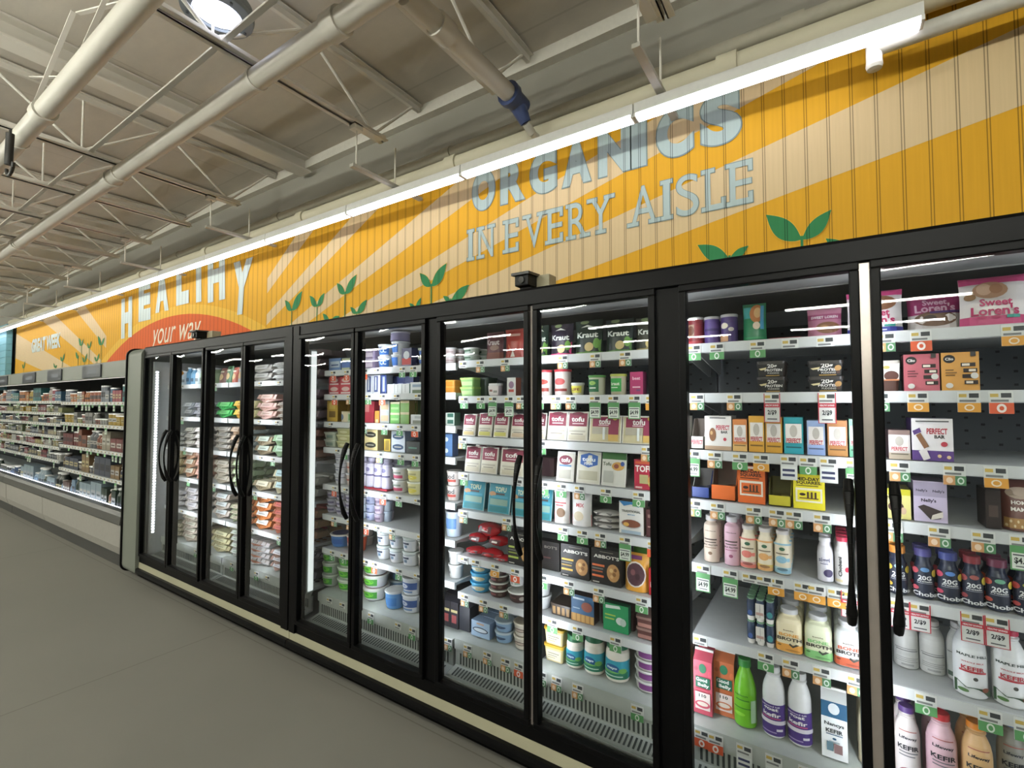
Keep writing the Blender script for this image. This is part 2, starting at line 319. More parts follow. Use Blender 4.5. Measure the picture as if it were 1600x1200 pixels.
# ------------------------------------------------------------------ the mural board
YM = 1.0
def mural_mat(h, plain=False):
    k = ('mural', h)
    if k in MATS: return MATS[k]
    m = bpy.data.materials.new('mural_' + h); m.use_nodes = True; n = m.node_tree; b = n.nodes['Principled BSDF']; b.inputs['Roughness'].default_value = .6; b.inputs['Specular IOR Level'].default_value = .2
    tc = n.nodes.new('ShaderNodeTexCoord'); sp = n.nodes.new('ShaderNodeSeparateXYZ'); n.links.new(tc.outputs['Object'], sp.inputs[0])
    def mth(op, a, bb=None):
        q = n.nodes.new('ShaderNodeMath'); q.operation = op
        for i, v in enumerate((a, bb)):
            if v is None: continue
            if isinstance(v, (int, float)): q.inputs[i].default_value = v
            else: n.links.new(v, q.inputs[i])
        return q.outputs[0]
    fr = mth('FRACT', mth('MULTIPLY', mth('ADD', sp.outputs[0], 30.), 1 / .0952))
    g = mth('MAXIMUM', mth('LESS_THAN', mth('ABSOLUTE', mth('SUBTRACT', fr, .45)), .022), mth('LESS_THAN', mth('ABSOLUTE', mth('SUBTRACT', fr, .56)), .022))
    mp = n.nodes.new('ShaderNodeMapping'); mp.inputs['Scale'].default_value = (40, 1, 1.2); n.links.new(tc.outputs['Object'], mp.inputs[0])
    no = n.nodes.new('ShaderNodeTexNoise'); no.inputs['Scale'].default_value = 2; no.inputs['Detail'].default_value = 4; n.links.new(mp.outputs[0], no.inputs['Vector'])
    c = lin(h, 0); mx = n.nodes.new('ShaderNodeMix'); mx.data_type = 'RGBA'; mx.inputs[6].default_value = tuple(x * .9 for x in c[:3]) + (1,); mx.inputs[7].default_value = tuple(min(1, x * 1.08) for x in c[:3]) + (1,)
    n.links.new(no.outputs['Fac'], mx.inputs[0])
    m2 = n.nodes.new('ShaderNodeMix'); m2.data_type = 'RGBA'; m2.inputs[7].default_value = tuple(x * .42 for x in c[:3]) + (1,)
    n.links.new(g, m2.inputs[0]); n.links.new(mx.outputs[2], m2.inputs[6]); n.links.new(m2.outputs[2], b.inputs['Base Color'])
    MATS[k] = m; return m
YEL = mural_mat('d49f24'); YEL2 = mural_mat('dfb040'); RAY = mural_mat('cfb78e'); GRN = mural_mat('2f7a4a'); LET = mural_mat('a9bab9'); LETW = mural_mat('c6d2cc'); LED_ = mural_mat('7f8f8c'); ORA = mural_mat('cc5c22'); HAL = mural_mat('dcae3c')
BX0, BX1, BZ0, BZ1 = -15.3, .86, 2.0, 3.62
mural = thing('mural_board', 'long yellow beadboard sign with sun rays and green sprouts over the doors', 'sign', (0, YM, 0))
def flat(mb, pts, y, m): mb.add([(x, y, z) for x, z in pts], [list(range(len(pts)))], m)
def clip(pts, x0, x1, z0, z1):
    for ax, lim, sg in ((0, x0, 1), (0, x1, -1), (1, z0, 1), (1, z1, -1)):
        out = []
        for i in range(len(pts)):
            a, b = pts[i - 1], pts[i]; da, db = (a[ax] - lim) * sg, (b[ax] - lim) * sg
            if (da >= 0) != (db >= 0): t = da / (da - db); out.append((a[0] + (b[0] - a[0]) * t, a[1] + (b[1] - a[1]) * t))
            if db >= 0: out.append(b)
        pts = out
        if not pts: return []
    return pts
m = MB(); m.box(BX0, BX1, 0, .03, BZ0, BZ1, YEL); m.box(BX1, 3.2, .0, .03, BZ0, BZ1, mural_mat('cc961e'))
cx, cz = -7.3, 1.3
for a, b in ((.195, .237), (.277, .312), (.365, .41), (.50, .55), (.65, .72), (.93, 1.05)):
    q = clip([(cx, cz), (cx + 11, cz + 11 * a), (cx + 11, cz + 11 * b)], cx + (2.3 if a > .45 else 1.9), 3.2, BZ0, BZ1)
    if q: flat(m, q, -.001, RAY)
for a, b in ((.165, .235), (.33, .39), (.5, .58), (.8, .92)):
    q = clip([(cx, cz), (cx - 11, cz + 11 * b), (cx - 11, cz + 11 * a)], BX0, cx - 2.4, BZ0, BZ1)
    if q: flat(m, q, -.001, RAY)
def arc(r, n=40): return [(cx + r * cos(pi * (.5 + .28) - pi * .56 * i / n), 2.78 - 5.7 + r * sin(pi * (.5 + .28) - pi * .56 * i / n)) for i in range(n + 1)]
q = clip(arc(5.82) + [(cx, 2.0)], BX0, BX1, 2.0, BZ1); flat(m, q[::-1], -.002, HAL)
q = clip(arc(5.7) + [(cx, 2.0)], BX0, BX1, 2.0, BZ1); flat(m, q[::-1], -.003, ORA)
m.build('panel', mural)
def sprout(node, L, Rr, nm='sprout'):
    n0 = wpt(node[0], node[1], YM); mb = MB()
    def leaf(tip, side):
        if not tip: return
        t = wpt(tip[0], tip[1], YM); a = Vector((n0.x, n0.z)); b = Vector((t.x, t.z)); d = b - a; p = Vector((d.y, -d.x)) * side
        up = [a + d * s + p * (.24 * sin(pi * s ** .8)) for s in [i / 12 for i in range(13)]]
        dn = [a + d * s - p * (.16 * sin(pi * s)) for s in [i / 12 for i in range(11, 0, -1)]]
        pts = [(v.x, v.y) for v in up + dn]; c = sum(p_[0] for p_ in pts) / len(pts), sum(p_[1] for p_ in pts) / len(pts)
        for yy, sc, mm in ((-.0045, 1.06, YEL2), (-.0055, 1.0, GRN)):
            flat(mb, [(c[0] + (x - c[0]) * sc, c[1] + (z - c[1]) * sc) for x, z in pts], yy, mm)
    leaf(L, -1); leaf(Rr, 1)
    w_ = .006 if node[0] > 300 else .008
    flat(mb, [(n0.x - w_, 2.0), (n0.x + w_, 2.0), (n0.x + w_, n0.z + .02), (n0.x - w_, n0.z + .02)], -.005, GRN)
    mb.build(nm, mural)
for a in (((1253, 375), (1197, 336), (1299, 328)), ((1140, 405), (1090, 383), (1170, 384)), ((1335, 398), (1290, 373), (1378, 352 + 22)), ((674.4, 447.7), (656.5, 427), (698.5, 411.5)),
          ((705, 470.5), (693, 462.7), (734, 445)), ((650, 482), (640, 474), (659, 465)), ((539.7, 459.5), (527, 442.5), (558, 429)), ((496, 479), (484.6, 462), (508, 457.4)),
          ((456.5, 485.5), (446, 469), (473, 454.5)), ((558, 490), (548, 480), (574.4, 468)), ((516, 503), (505, 490), (532, 494)),
          ((37.5, 575), (35, 569), (40, 564)), ((98, 564), (94.7, 557.5), (101.7, 552)), ((128, 540), (123.3, 528), (131, 529)), ((140, 543.7), (136.7, 536), (143.7, 532.5)),
          ((159, 539), (153.3, 525), (164, 527.5)), ((122.5, 560), (118.7, 550), (124, 554)), ((132.5, 565.5), (129, 557.5), (137, 552)), ((151.7, 564), (148, 557.5), (156, 552)), ((86.7, 574), (84, 567.5), (90, 571))):
    sprout(*a)
def board_text(mb, s, x0, x1, z0, z1, m, y, bold=.02, sh=0.):
    vs, fs, asp = text_geo(s, bold, 8)
    mb.add([(x0 + (x1 - x0) * u + (z1 - z0) * v * sh, y, z0 + (z1 - z0) * v) for u, v in vs], fs, m)
# ORGANICS, letter by letter (flat condensed block letters with a darker outline)
lx = {'O': -2.19, 'R': -1.93, 'G': -1.68, 'A': -1.43, 'N': -1.17, 'I': -.965, 'C': -.80, 'S': -.55}
lw = {'I': .075}
m = MB()
for ch, x in lx.items():
    x0, x1 = x - .01, x + lw.get(ch, .185); 
    if ch == 'I': x0, x1 = x + .0, x + .08
    board_text(m, ch, x0 - .008, x1 + .018, 3.042, 3.352, LED_, -.004, .068); board_text(m, ch, x0, x1 + .01, 3.05, 3.344, LET, -.005, .06)
m.build('lettering', mural)
# IN EVERY AISLE with slab serifs
m = MB(); x = -2.235
def slab(ch, x, w_, z0, z1, mm, y, g):
    H = z1 - z0; t = .028
    board_text(m, ch, x - g, x + w_ + g, z0 - g, z1 + g, mm, y, .0 + g)
    ser = {'I': [(.5, 0), (.5, 1)], 'N': [(.12, 0), (.12, 1), (.88, 1)], 'E': [(.12, 0), (.12, 1)], 'V': [(.08, 1), (.92, 1)], 'R': [(.12, 0), (.9, 0), (.12, 1)], 'Y': [(.08, 1), (.92, 1), (.5, 0)], 'A': [(.06, 0), (.94, 0)], 'S': [], 'L': [(.12, 0), (.12, 1)]}[ch]
    for u, v in ser:
        cx_ = x + w_ * u; hw = .034 + g; za = z0 - g if v == 0 else z1 - .022 - g; zb = z0 + .022 + g if v == 0 else z1 + g
        flat(m, [(cx_ - hw, za), (cx_ + hw, za), (cx_ + hw, zb), (cx_ - hw, zb)], y - .0001, mm)
    if ch in 'EL':
        flat(m, [(x + w_ - .018 - g, z0 - g), (x + w_ + g, z0 - g), (x + w_ + g, z0 + .06 + g), (x + w_ - .018 - g, z0 + .06 + g)], y - .0001, mm)
        if ch == 'E': flat(m, [(x + w_ - .018 - g, z1 - .06 - g), (x + w_ + g, z1 - .06 - g), (x + w_ + g, z1 + g), (x + w_ - .018 - g, z1 + g)], y - .0001, mm)
for ch, x, w_ in (('I', -2.235, .035), ('N', -2.14, .13), ('E', -1.90, .11), ('V', -1.73, .14), ('E', -1.55, .11), ('R', -1.395, .13), ('Y', -1.24, .14),
                  ('A', -.97, .15), ('I', -.775, .035), ('S', -.70, .12), ('L', -.54, .10), ('E', -.415, .11)):
    slab(ch, x, w_, 2.69, 2.925, LED_, -.004, .005); slab(ch, x, w_, 2.69, 2.925, LET, -.0052, 0)
m.build('lettering', mural)
# HEALTHY over the sun, your way in it, and the far slogan
m = MB(); HX = [(-8.85, 2.60, -.02), (-8.2, 2.80, 0), (-7.62, 2.87, 0), (-7.0, 2.90, 0), (-6.55, 2.88, 0), (-6.1, 2.84, 0), (-5.55, 2.62, 0)]
for ch, (x, z, _) in zip('HEALTHY', HX):
    wd = .42 if ch != 'L' else .36; 
    board_text(m, ch, x - wd / 2, x + wd / 2, z, z + .62, LETW, -.006, .07, .08 if ch == 'Y' else -.06)
m.build('lettering', mural); m = MB()
board_text(m, 'your way', -7.95, -6.55, 2.33, 2.64, mural_mat('e9dfc6'), -.006, .0, .25)
m.build('lettering', mural); m = MB()
board_text(m, 'GREAT WEEK', -14.0, -12.05, 2.66, 2.95, LETW, -.006, .05)
m.build('lettering', mural)
t = thing('wall_panel', 'pale blue shiplap wall panel at the far left end', 'wall panel', (-15.4, .86, 1.9))
m = MB()
for k in range(10): m.bbox(-8, .0, 0, .1, k * .15, k * .15 + .146, mat('6fb2c4', .5), .004)
m.build('boards', t)

# ------------------------------------------------------------------ the glass door cases
BLK = mat('070708', .35, 0, .1, 20, 0, .1); BLK2 = mat('0e0e0e', .4, 0, .1, 20, 0, .15); WHS = mat('c9ccca', .35, 0, .04, 10); LINER = mat('8e9291', .45, 0, .04, 4); CRM = mat('a29e82', .5, 0, .05, 8); DARKB = mat('33383a', .5); ALU = mat('b9aea6', .3, .6)
GEND = mat('6f7469', .5, 0, .04, 6)
Y0, Y1 = 0., .96
ZTOP = 2.13
SHZ = {'A': [1.78, 1.49, 1.22, .95, .665, .385], 1: [1.83, 1.672, 1.492, 1.323, 1.082, .885, .667, .385], 2: [1.84, 1.652, 1.44, 1.25, 1.055, .818, .628, .40], 3: [1.85, 1.655, 1.433, 1.24, .995, .722, .395], 4: [1.85, 1.655, 1.433, 1.24, .995, .722, .395]}
SF = .17
# price tags: small printed cards in the rails
def tag_mesh(kind):
    m = MB(); W = .052; wh = mat('d9dbd5', .5, 0, 0)
    def f(u, v, l): return ((u - .5) * W, -.0015 - l, -v_h * (1 - v))
    v_h = {'plain': .034, 'green': .062, 'orange': .062, 'split': .062, 'red': .066, 'sale': .105, 'deal': .085, 'price': .1, 'wide': .085}[kind]
    m.box(-W / 2, W / 2, -.0015, 0, -v_h, 0, wh)
    top = .034 / v_h; ops = [('r', .06, 1 - top * .5, .4, 1 - top * .2, 'c9a94a'), ('r', .5, 1 - top * .55, .92, 1 - top * .15, '3c3f40'), ('r', .08, 1 - top * .9, .8, 1 - top * .72, '7b7d7a')]
    g = '569a58'; o = 'd2965a'; yy = .5 * (1 - top)
    if kind == 'green': ops += [('r', 0, 0, 1, 1 - top, g), ('e', .5, yy, .17, .2, 'dfe9d8'), ('e', .5, yy, .1, .12, g)]
    if kind == 'orange': ops += [('r', 0, 0, 1, 1 - top, 'e29a30'), ('e', .5, yy, .22, .16, 'f1e0c4'), ('e', .5, yy, .15, .1, 'e29a30')]
    if kind == 'split': ops += [('r', 0, 0, .52, 1 - top, o), ('r', .52, 0, 1, 1 - top, '548a5c'), ('e', .27, yy, .15, .15, 'eccfae'), ('e', .76, yy, .15, .17, 'd7e4d6'), ('e', .76, yy, .09, .1, '548a5c')]
    if kind == 'red': ops += [('r', 0, 0, 1, 1 - top, 'e2562a'), ('e', .5, yy, .2, .2, 'f3e6dc'), ('e', .5, yy, .1, .1, 'e2562a')]
    if kind in ('sale', 'deal'): ops += [('r', 0, 0, .05, 1, 'c4283a'), ('r', .95, 0, 1, 1, 'c4283a'), ('r', 0, .52, 1, .66, 'c4283a'), ('t', 'HEALTHY SAVINGS', .5, .59, .8, 'f0e4e2', .06), ('r', 0, 0, 1, .02, 'c4283a'), ('t', '2/$9', .5, .34, .55, '23262c', .18), ('r', .2, .1, .8, .14, '55585c')]
    if kind == 'price': ops += [('r', 0, 0, 1, .7, g), ('r', .06, .04, .94, .5, 'dfe5d8'), ('t', '$4.99', .5, .27, .7, '1c2420', .2), ('r', .2, .1, .8, .13, '55585c'), ('r', .1, .42, .9, .46, '55585c')]
    if kind == 'wide': ops += [('r', .04, .05, .96, .55, 'e3e6e0'), ('r', .12, .35, .85, .45, '3a3f66'), ('r', .12, .15, .85, .25, '3a3f66')]
    if kind == 'deal': ops = [(o[0], o[1], o[2], o[3], o[4]) if len(o) < 6 else o for o in ops]
    art(m, ops, f, v_h / W); return m.mesh('price_tag')
TAGM = {}
def put_tag(parent, x, kind, y, z):
    if kind not in TAGM: TAGM[kind] = tag_mesh(kind)
    o = bpy.data.objects.new('price_tag', TAGM[kind]); COL.objects.link(o); o.parent = parent; o.location = (x, y, z); o.rotation_euler = (radians(R.uniform(-3, 3)), 0, radians(R.uniform(-3, 3)))
def shelf(case, x0, x1, z, bottom=False, tags=(), depth=.62, yf=SF):
    m = MB(); T = .014
    m.box(x0, x1, yf + .006, yf + depth, z - T, z, mat('b9bcba', .4)) 
    m.extrude([(yf - .004, z + .002), (yf + .004, z + .002), (yf + .012, z - .014), (yf + .010, z - .036), (yf + .002, z - .036), (yf - .004, z - .033)], x0, x1, WHS)
    for xx in (x0 + .01, x1 - .014): m.extrude([(yf + .02, z - T), (yf + depth, z - T), (yf + depth, z - .09), (yf + depth - .05, z - .09)], xx, xx + .004, WHS)
    o = m.build('shelf', case)
    for x, k in tags: put_tag(o, x, k, yf - .0045, z - .002)
    return o
# slotted air grille at the foot of the case
def grille(case, x0, x1, z):
    m = MB(); W2 = mat('b4bab2', .4); D2 = mat('3b423e', .6)
    yf = .145
    m.extrude([(yf, z - .002), (yf + .12, z + .01), (.8, z + .01), (.8, z - .02), (yf + .02, z - .02), (yf, z - .055)], x0, x1, W2)           # deck lip
    m.extrude([(yf + .01, z - .05), (yf + .02, z - .05), (yf + .02, z - .15), (yf + .01, z - .15)], x0, x1, W2)
    m.extrude([(yf + .01, z - .138), (yf + .02, z - .15), (.062, z - .165), (.062, z - .158)], x0, x1, W2)
    m.box(x0, x1, .058, .066, z - .175, z - .150, W2)
    x = x0 + .03
    while x < x1 - .03:
        m.box(x, x + .009, yf + .0085, yf + .0105, z - .13, z - .075, D2)
        m.add([(x + .0, .138, z - .1405 + .003), (x + .009, .138, z - .1405 + .003), (x + .009, .085, z - .153 + .003), (x, .085, z - .153 + .003)], [(0, 1, 2, 3)], D2)
        x += .0195
    return m.build('air_grille', case)
def door(case, x0, x1, z0, z1, hx, side):
    "framed glass door; hx = handle side (+1 right, -1 left)"
    t = bpy.data.objects.new('door', None); COL.objects.link(t); t.parent = case; t.location = (x0, 0, z0)
    W = x1 - x0; H = z1 - z0; fw = .026; m = MB()
    for a, b, c, d in ((0, W, 0, fw), (0, W, H - fw, H), (0, fw, fw, H - fw), (W - fw, W, fw, H - fw)):
        m.bbox(a, b, -.012, .03, c, d, BLK, .004)
    m.build('frame', t)
    m = MB(); m.add([(fw, .004, fw), (W - fw, .004, fw), (W - fw, .004, H - fw), (fw, .004, H - fw)], [(0, 1, 2, 3)], GLASS); m.build('glass_pane', t)
    # bow handle
    xh = (W - .042) if hx > 0 else .042; m = MB()
    zs = [1.385 - z0 - k * (.43 / 12) for k in range(13)]
    for k in range(12):
        def P(q): return Vector((xh, -.012 - .052 * sin(pi * q / 12) ** .7, zs[q]))
        r = lambda q: .0065 + .0085 * max(0, 1 - abs(min(q, 12 - q) - .9) / 3.0)
        m.tube(P(k), P(k + 1), r(k), BLK2, 8, r(k + 1))
    m.build('handle', t)
    return t
def led_bar(case, x, y, z0, z1, hw):
    m = MB(); m.box(x - hw, x + hw, y, y + .006, z0, z1, BLK); m.add([(x - hw * .6, y + .007, z0), (x + hw * .6, y + .007, z0), (x + hw * .6, y + .007, z1), (x - hw * .6, y + .007, z1)], [(0, 1, 2, 3)], emis('eef4ff', LED_POWER * .013 / hw))
    m.build('led_light', case)
def make_case(name, label, joints, x0, x1, sh, tagsets, endl):
    case = thing(name, label, 'refrigerated case', ((x0 + x1) / 2, 0, 0)); case.location = (0, 0, 0)
    m = MB(); 
    m.extrude([(0, 2.05), (-.006, 2.055), (-.006, 2.118), (.004, ZTOP), (Y1, ZTOP), (Y1, 2.085), (.03, 2.085), (.03, 2.05)], x0, x1, BLK); m.build('top_header', case)
    MB().extrude([(-.016, 1.985 + .07), (.02, 2.055), (.02, 2.02 + .035), (-.016, 2.05)], x0, x1, BLK2)
    m = MB(); m.box(x0, x1, .0, .06, .175, .235, BLK); m.build('bottom_sill', case)
    m = MB(); m.extrude([(-.004, .124), (.03, .124), (.03, .175), (-.002, .175)], x0, x1, CRM); m.build('bumper_strip', case)
    m = MB(); m.extrude([(-.03, .105), (-.025, .124), (.1, .124), (.1, .06), (-.0, .06), (-.03, .085)], x0, x1, BLK); m.extrude([(.002, .052), (-.012, .06), (.1, .06), (.1, .05)], x0, x1, BLK2); m.build('lower_trim', case)
    m = MB(); m.box(x0, x1, .085, .12, 0, .055, mat('45423e', .5)); m.build('kick_plate', case)
    m = MB(); m.box(x0, x1, Y1 - .06, Y1, .12, 2.084, LINER); m.box(x0, x1, .06, Y1 - .06, .12, .2, LINER); m.build('liner', case)
    m = MB(); m.extrude([(.035, 2.084), (.035, 2.062), (.33, 2.060), (.335, 2.084)], x0, x1, mat('c2c3bf', .35)); m.build('canopy_liner', case)
    MB().box(x0, x1, .335, .345, 2.058, 2.084, mat('dcdcd8', .3)).build('deflector_edge', case); MB().box(x0, x1, .345, Y1 - .06, 2.074, 2.084, mat('4a4c4b', .6)).build('air_honeycomb', case)
    return case
def bay_fill(case, x0, x1, zs, tagsets, dark):
    m = MB(); mm = mat('434a4c', .5, 0, .08, 5) if dark else LINER
    m.box(x0, x1, .86, .875, .38, 1.99, mm)
    D2 = mat('17191a', .6)
    if dark:
        for i in range(int((x1 - x0) / .05)):
            for j in range(26): m.box(x0 + .03 + i * .05, x0 + .042 + i * .05, .8585, .8605, .6 + j * .053 + (i % 2) * .026, .605 + j * .053 + (i % 2) * .026 + .004, D2)
    m.build('back_panel', case)
    for i, z in enumerate(zs[:-1]):
        shelf(case, x0 + .004, x1 - .004, z, tags=tagsets.get(i, ()))
    g = grille(case, x0, x1, zs[-1])
    for x, k in tagsets.get(len(zs) - 1, ()): put_tag(g, x, k, .143, zs[-1] - .012)
def wx(px, py=700, Y=.2): return wpt(px, py, Y).x
def wz(px, py, Y=.2): return wpt(px, py, Y).z
def TG(*a): return [(wx(p, 700, SF), k) for p, k in a]
def rtags(x0, x1, n, kinds, rr):
    return sorted([(x0 + .05 + (x1 - x0 - .1) * (i + rr.uniform(.2, .8)) / n, rr.choice(kinds)) for i in range(n)])
T3 = {0: TG((1087, 'green'), (1123, 'green'), (1187, 'green'), (1238, 'plain'), (1294, 'plain'), (1388, 'split'), (1444, 'red'), (1590, 'orange')),
      1: TG((1091, 'split'), (1149, 'split'), (1208, 'sale'), (1294, 'sale'), (1376, 'split'), (1436, 'orange'), (1516, 'orange'), (1566, 'red')),
      2: TG((1083, 'price'), (1117, 'split'), (1156, 'green'), (1189, 'orange'), (1232, 'wide'), (1262, 'green'), (1294, 'wide'), (1335, 'price'), (1404, 'split'), (1489, 'split'), (1553, 'orange')),
      3: TG((1084, 'split'), (1120, 'split'), (1176, 'split'), (1212, 'split'), (1238, 'split'), (1282, 'split'), (1390, 'split'), (1462, 'split'), (1530, 'split'), (1590, 'price')),
      4: TG((1096, 'price'), (1138, 'price'), (1168, 'plain'), (1190, 'plain'), (1208, 'orange'), (1249, 'orange'), (1270, 'orange'), (1301, 'orange'), (1322, 'deal'), (1398, 'deal'), (1428, 'deal'), (1508, 'deal'), (1546, 'deal')),
      5: TG((1090, 'plain'), (1190, 'green'), (1228, 'split'), (1275, 'split'), (1328, 'split'), (1433, 'green'), (1530, 'green'), (1585, 'green')),
      6: TG((1092, 'red'), (1113, 'red'), (1156, 'wide'), (1200, 'wide'), (1250, 'plain'), (1300, 'split'))}
T2 = {0: TG((724, 'plain'), (751, 'split'), (790, 'split'), (881, 'split'), (932, 'split'), (979, 'split')),
      1: TG((726, 'green'), (752, 'green'), (771, 'price'), (796, 'price'), (815, 'split'), (843, 'green'), (870, 'split'), (893, 'split'), (931, 'price'), (960, 'price'), (993, 'price'), (1020, 'orange')),
      2: TG((724, 'split'), (846, 'green'), (1012, 'split')),
      3: TG((727, 'green'), (810, 'plain'), (850, 'green'), (878, 'green'), (906, 'split'), (947, 'green'), (998, 'green')),
      4: TG((726, 'split'), (793, 'split'), (880, 'green'), (910, 'green'), (938, 'split'), (976, 'price'), (1020, 'red')),
      5: TG((727, 'plain'), (745, 'plain'), (775, 'orange'), (806, 'red'), (848, 'green'), (889, 'split'), (935, 'split'), (1001, 'green')),
      6: TG((728, 'split'), (757, 'split'), (788, 'split'), (863, 'green'), (902, 'green'), (960, 'green')),
      7: TG((707, 'split'), (737, 'split'), (767, 'split'), (795, 'split'), (815, 'red'), (850, 'split'), (873, 'split'), (905, 'split'), (995, 'green'))}
rr = random.Random(3)
T1 = {i: rtags(-2.8, -1.68, 7, ['plain', 'green', 'plain', 'green', 'red', 'split'], rr) for i in range(8)}
TA = {i: rtags(-5.1, -4.1, 2, ['plain', 'green'], rr) for i in range(6)}
TA2 = {i: rtags(-4.0, -2.95, 4, ['plain', 'green', 'plain', 'green', 'red'], rr) for i in range(6)}
ZB, ZT = .232, 2.052
def mullion(case, x, wd, chrome):
    m = MB(); m.box(x - wd / 2, x + wd / 2, .008, .06, .175, 2.06, ALU if chrome else BLK); m.build('mullion', case)
    led_bar(case, x, .061, .42, 1.97, wd * .36)
A = make_case('refrigerated_case', 'black four-door glass egg cooler with a grey rounded end panel', None, -5.24, -2.88, None, None, True)
B = make_case('refrigerated_case', 'long black glass-door cooler full of dairy, tofu and snacks, nearest the camera', None, -2.875, 1.9, None, None, False)
for case, ds in ((A, ((-5.235, -4.665, 1), (-4.657, -4.095, -1), (-4.06, -3.497, 1), (-3.489, -2.955, -1))), (B, ((-2.815, -2.275, 1), (-2.265, -1.715, -1), (-1.635, -1.093, 1), (-1.073, -.535, -1), (-.447, .092, 1), (.118, .662, -1), (.74, 1.28, 1), (1.3, 1.85, -1)))):
    for a, b, s in ds: door(case, a, b, ZB, ZT, s, 0)
for x, wd, ch in ((-4.66, .03, 0), (-4.078, .04, 0), (-3.49, .03, 0)): mullion(A, x, wd, ch)
MB().box(-2.96, -2.887, -.012, .06, .175, 2.11, BLK).build('end_post', A)
MB().box(-2.873, -2.812, -.012, .06, .175, 2.11, BLK).build('end_post', B)
for x, wd, ch in ((-2.27, .014, 0), (-1.675, .082, 0), (-1.083, .022, 1), (-.491, .09, 0), (.105, .028, 1), (.70, .08, 0), (1.29, .02, 1)): mullion(B, x, wd, ch)
# grey end panel with rounded corners and black edging on case A, light inner lining with a lit bar
def rrect(y0, y1, z0, z1, r, n=6):
    pts = []
    for cy, cz_, a0 in ((y0 + r, z1 - r, pi / 2), (y0 + r, z0 + r, pi)):
        for i in range(n + 1): a = a0 + pi / 2 * i / n; pts.append((cy + r * cos(a), cz_ + r * sin(a)))
    return pts + [(y1, z0), (y1, z1)]
m = MB(); m.extrude(rrect(-.045, Y1, .03, 2.14, .08), -5.56, -5.545, BLK2); m.extrude(rrect(-.03, Y1, .045, 2.125, .07), -5.545, -5.24, GEND); m.build('end_panel', A)
m = MB(); m.box(-5.235, -5.2, .06, .9, .2, 2.0, mat('d6dada', .4)); m.build('inner_wall', A)
m = MB(); m.box(-5.2, -5.185, .062, .10, .42, 1.93, WHS); m.build('led_housing', A)
m = MB()
for k in range(58): z = .43 + k * .0257; m.box(-5.186, -5.181, .070, .088, z, z + .013, emis('f4f8ff', 9.))
m.build('led_light', A)
m = MB(); m.box(-2.868, -2.80, .062, .112, .4, 1.965, mat('a8adab', .35)); m.build('led_housing', B)
m = MB(); m.box(-2.799, -2.796, .07, .106, .41, 1.955, emis('eef6f4', .9)); m.build('led_light', B)
bay_fill(A, -5.19, -4.06, SHZ['A'], TA, False); bay_fill(A, -4.05, -2.882, SHZ['A'], TA2, False)
bay_fill(B, -2.80, -1.655, SHZ[1], T1, False); bay_fill(B, -1.64, -.475, SHZ[2], T2, True); bay_fill(B, -.46, .72, SHZ[3], T3, True); bay_fill(B, .73, 1.85, SHZ[4], {}, True)
# small cameras on the case tops
def camera_box(x, y, z, label, s=1):
    t = thing('security_camera', label, 'camera', (x, y, z))
    MB().bbox(-.04 * s, .035 * s, -.03, .05, .03, .085, BLK2, .006).build('camera_body', t)
    MB().extrude([(-.045, .09), (.06, .095), (.06, .085), (-.045, .078)], -.05 * s, .045 * s, mat('2c2d2c')).build('sun_hood', t)
    MB().bbox(-.03 * s, .03 * s, .0, .05, 0, .03, BLK2, .004).build('base', t); MB().bbox(.03 * s, .10 * s, .05, .12, .0, .09, mat('a39a7c'), .004).build('junction_box', t)
    MB().tube((0, -.031, .055), (0, -.038, .055), .016, mat('0a0a0c', .1), 12).build('lens', t)
camera_box(-1.165, .08, ZTOP + .001, 'small black camera on the cooler top under the tall sign words')
camera_box(-4.40, .08, ZTOP + .001, 'small black camera on the cooler top in front of the orange sun', 1.3)
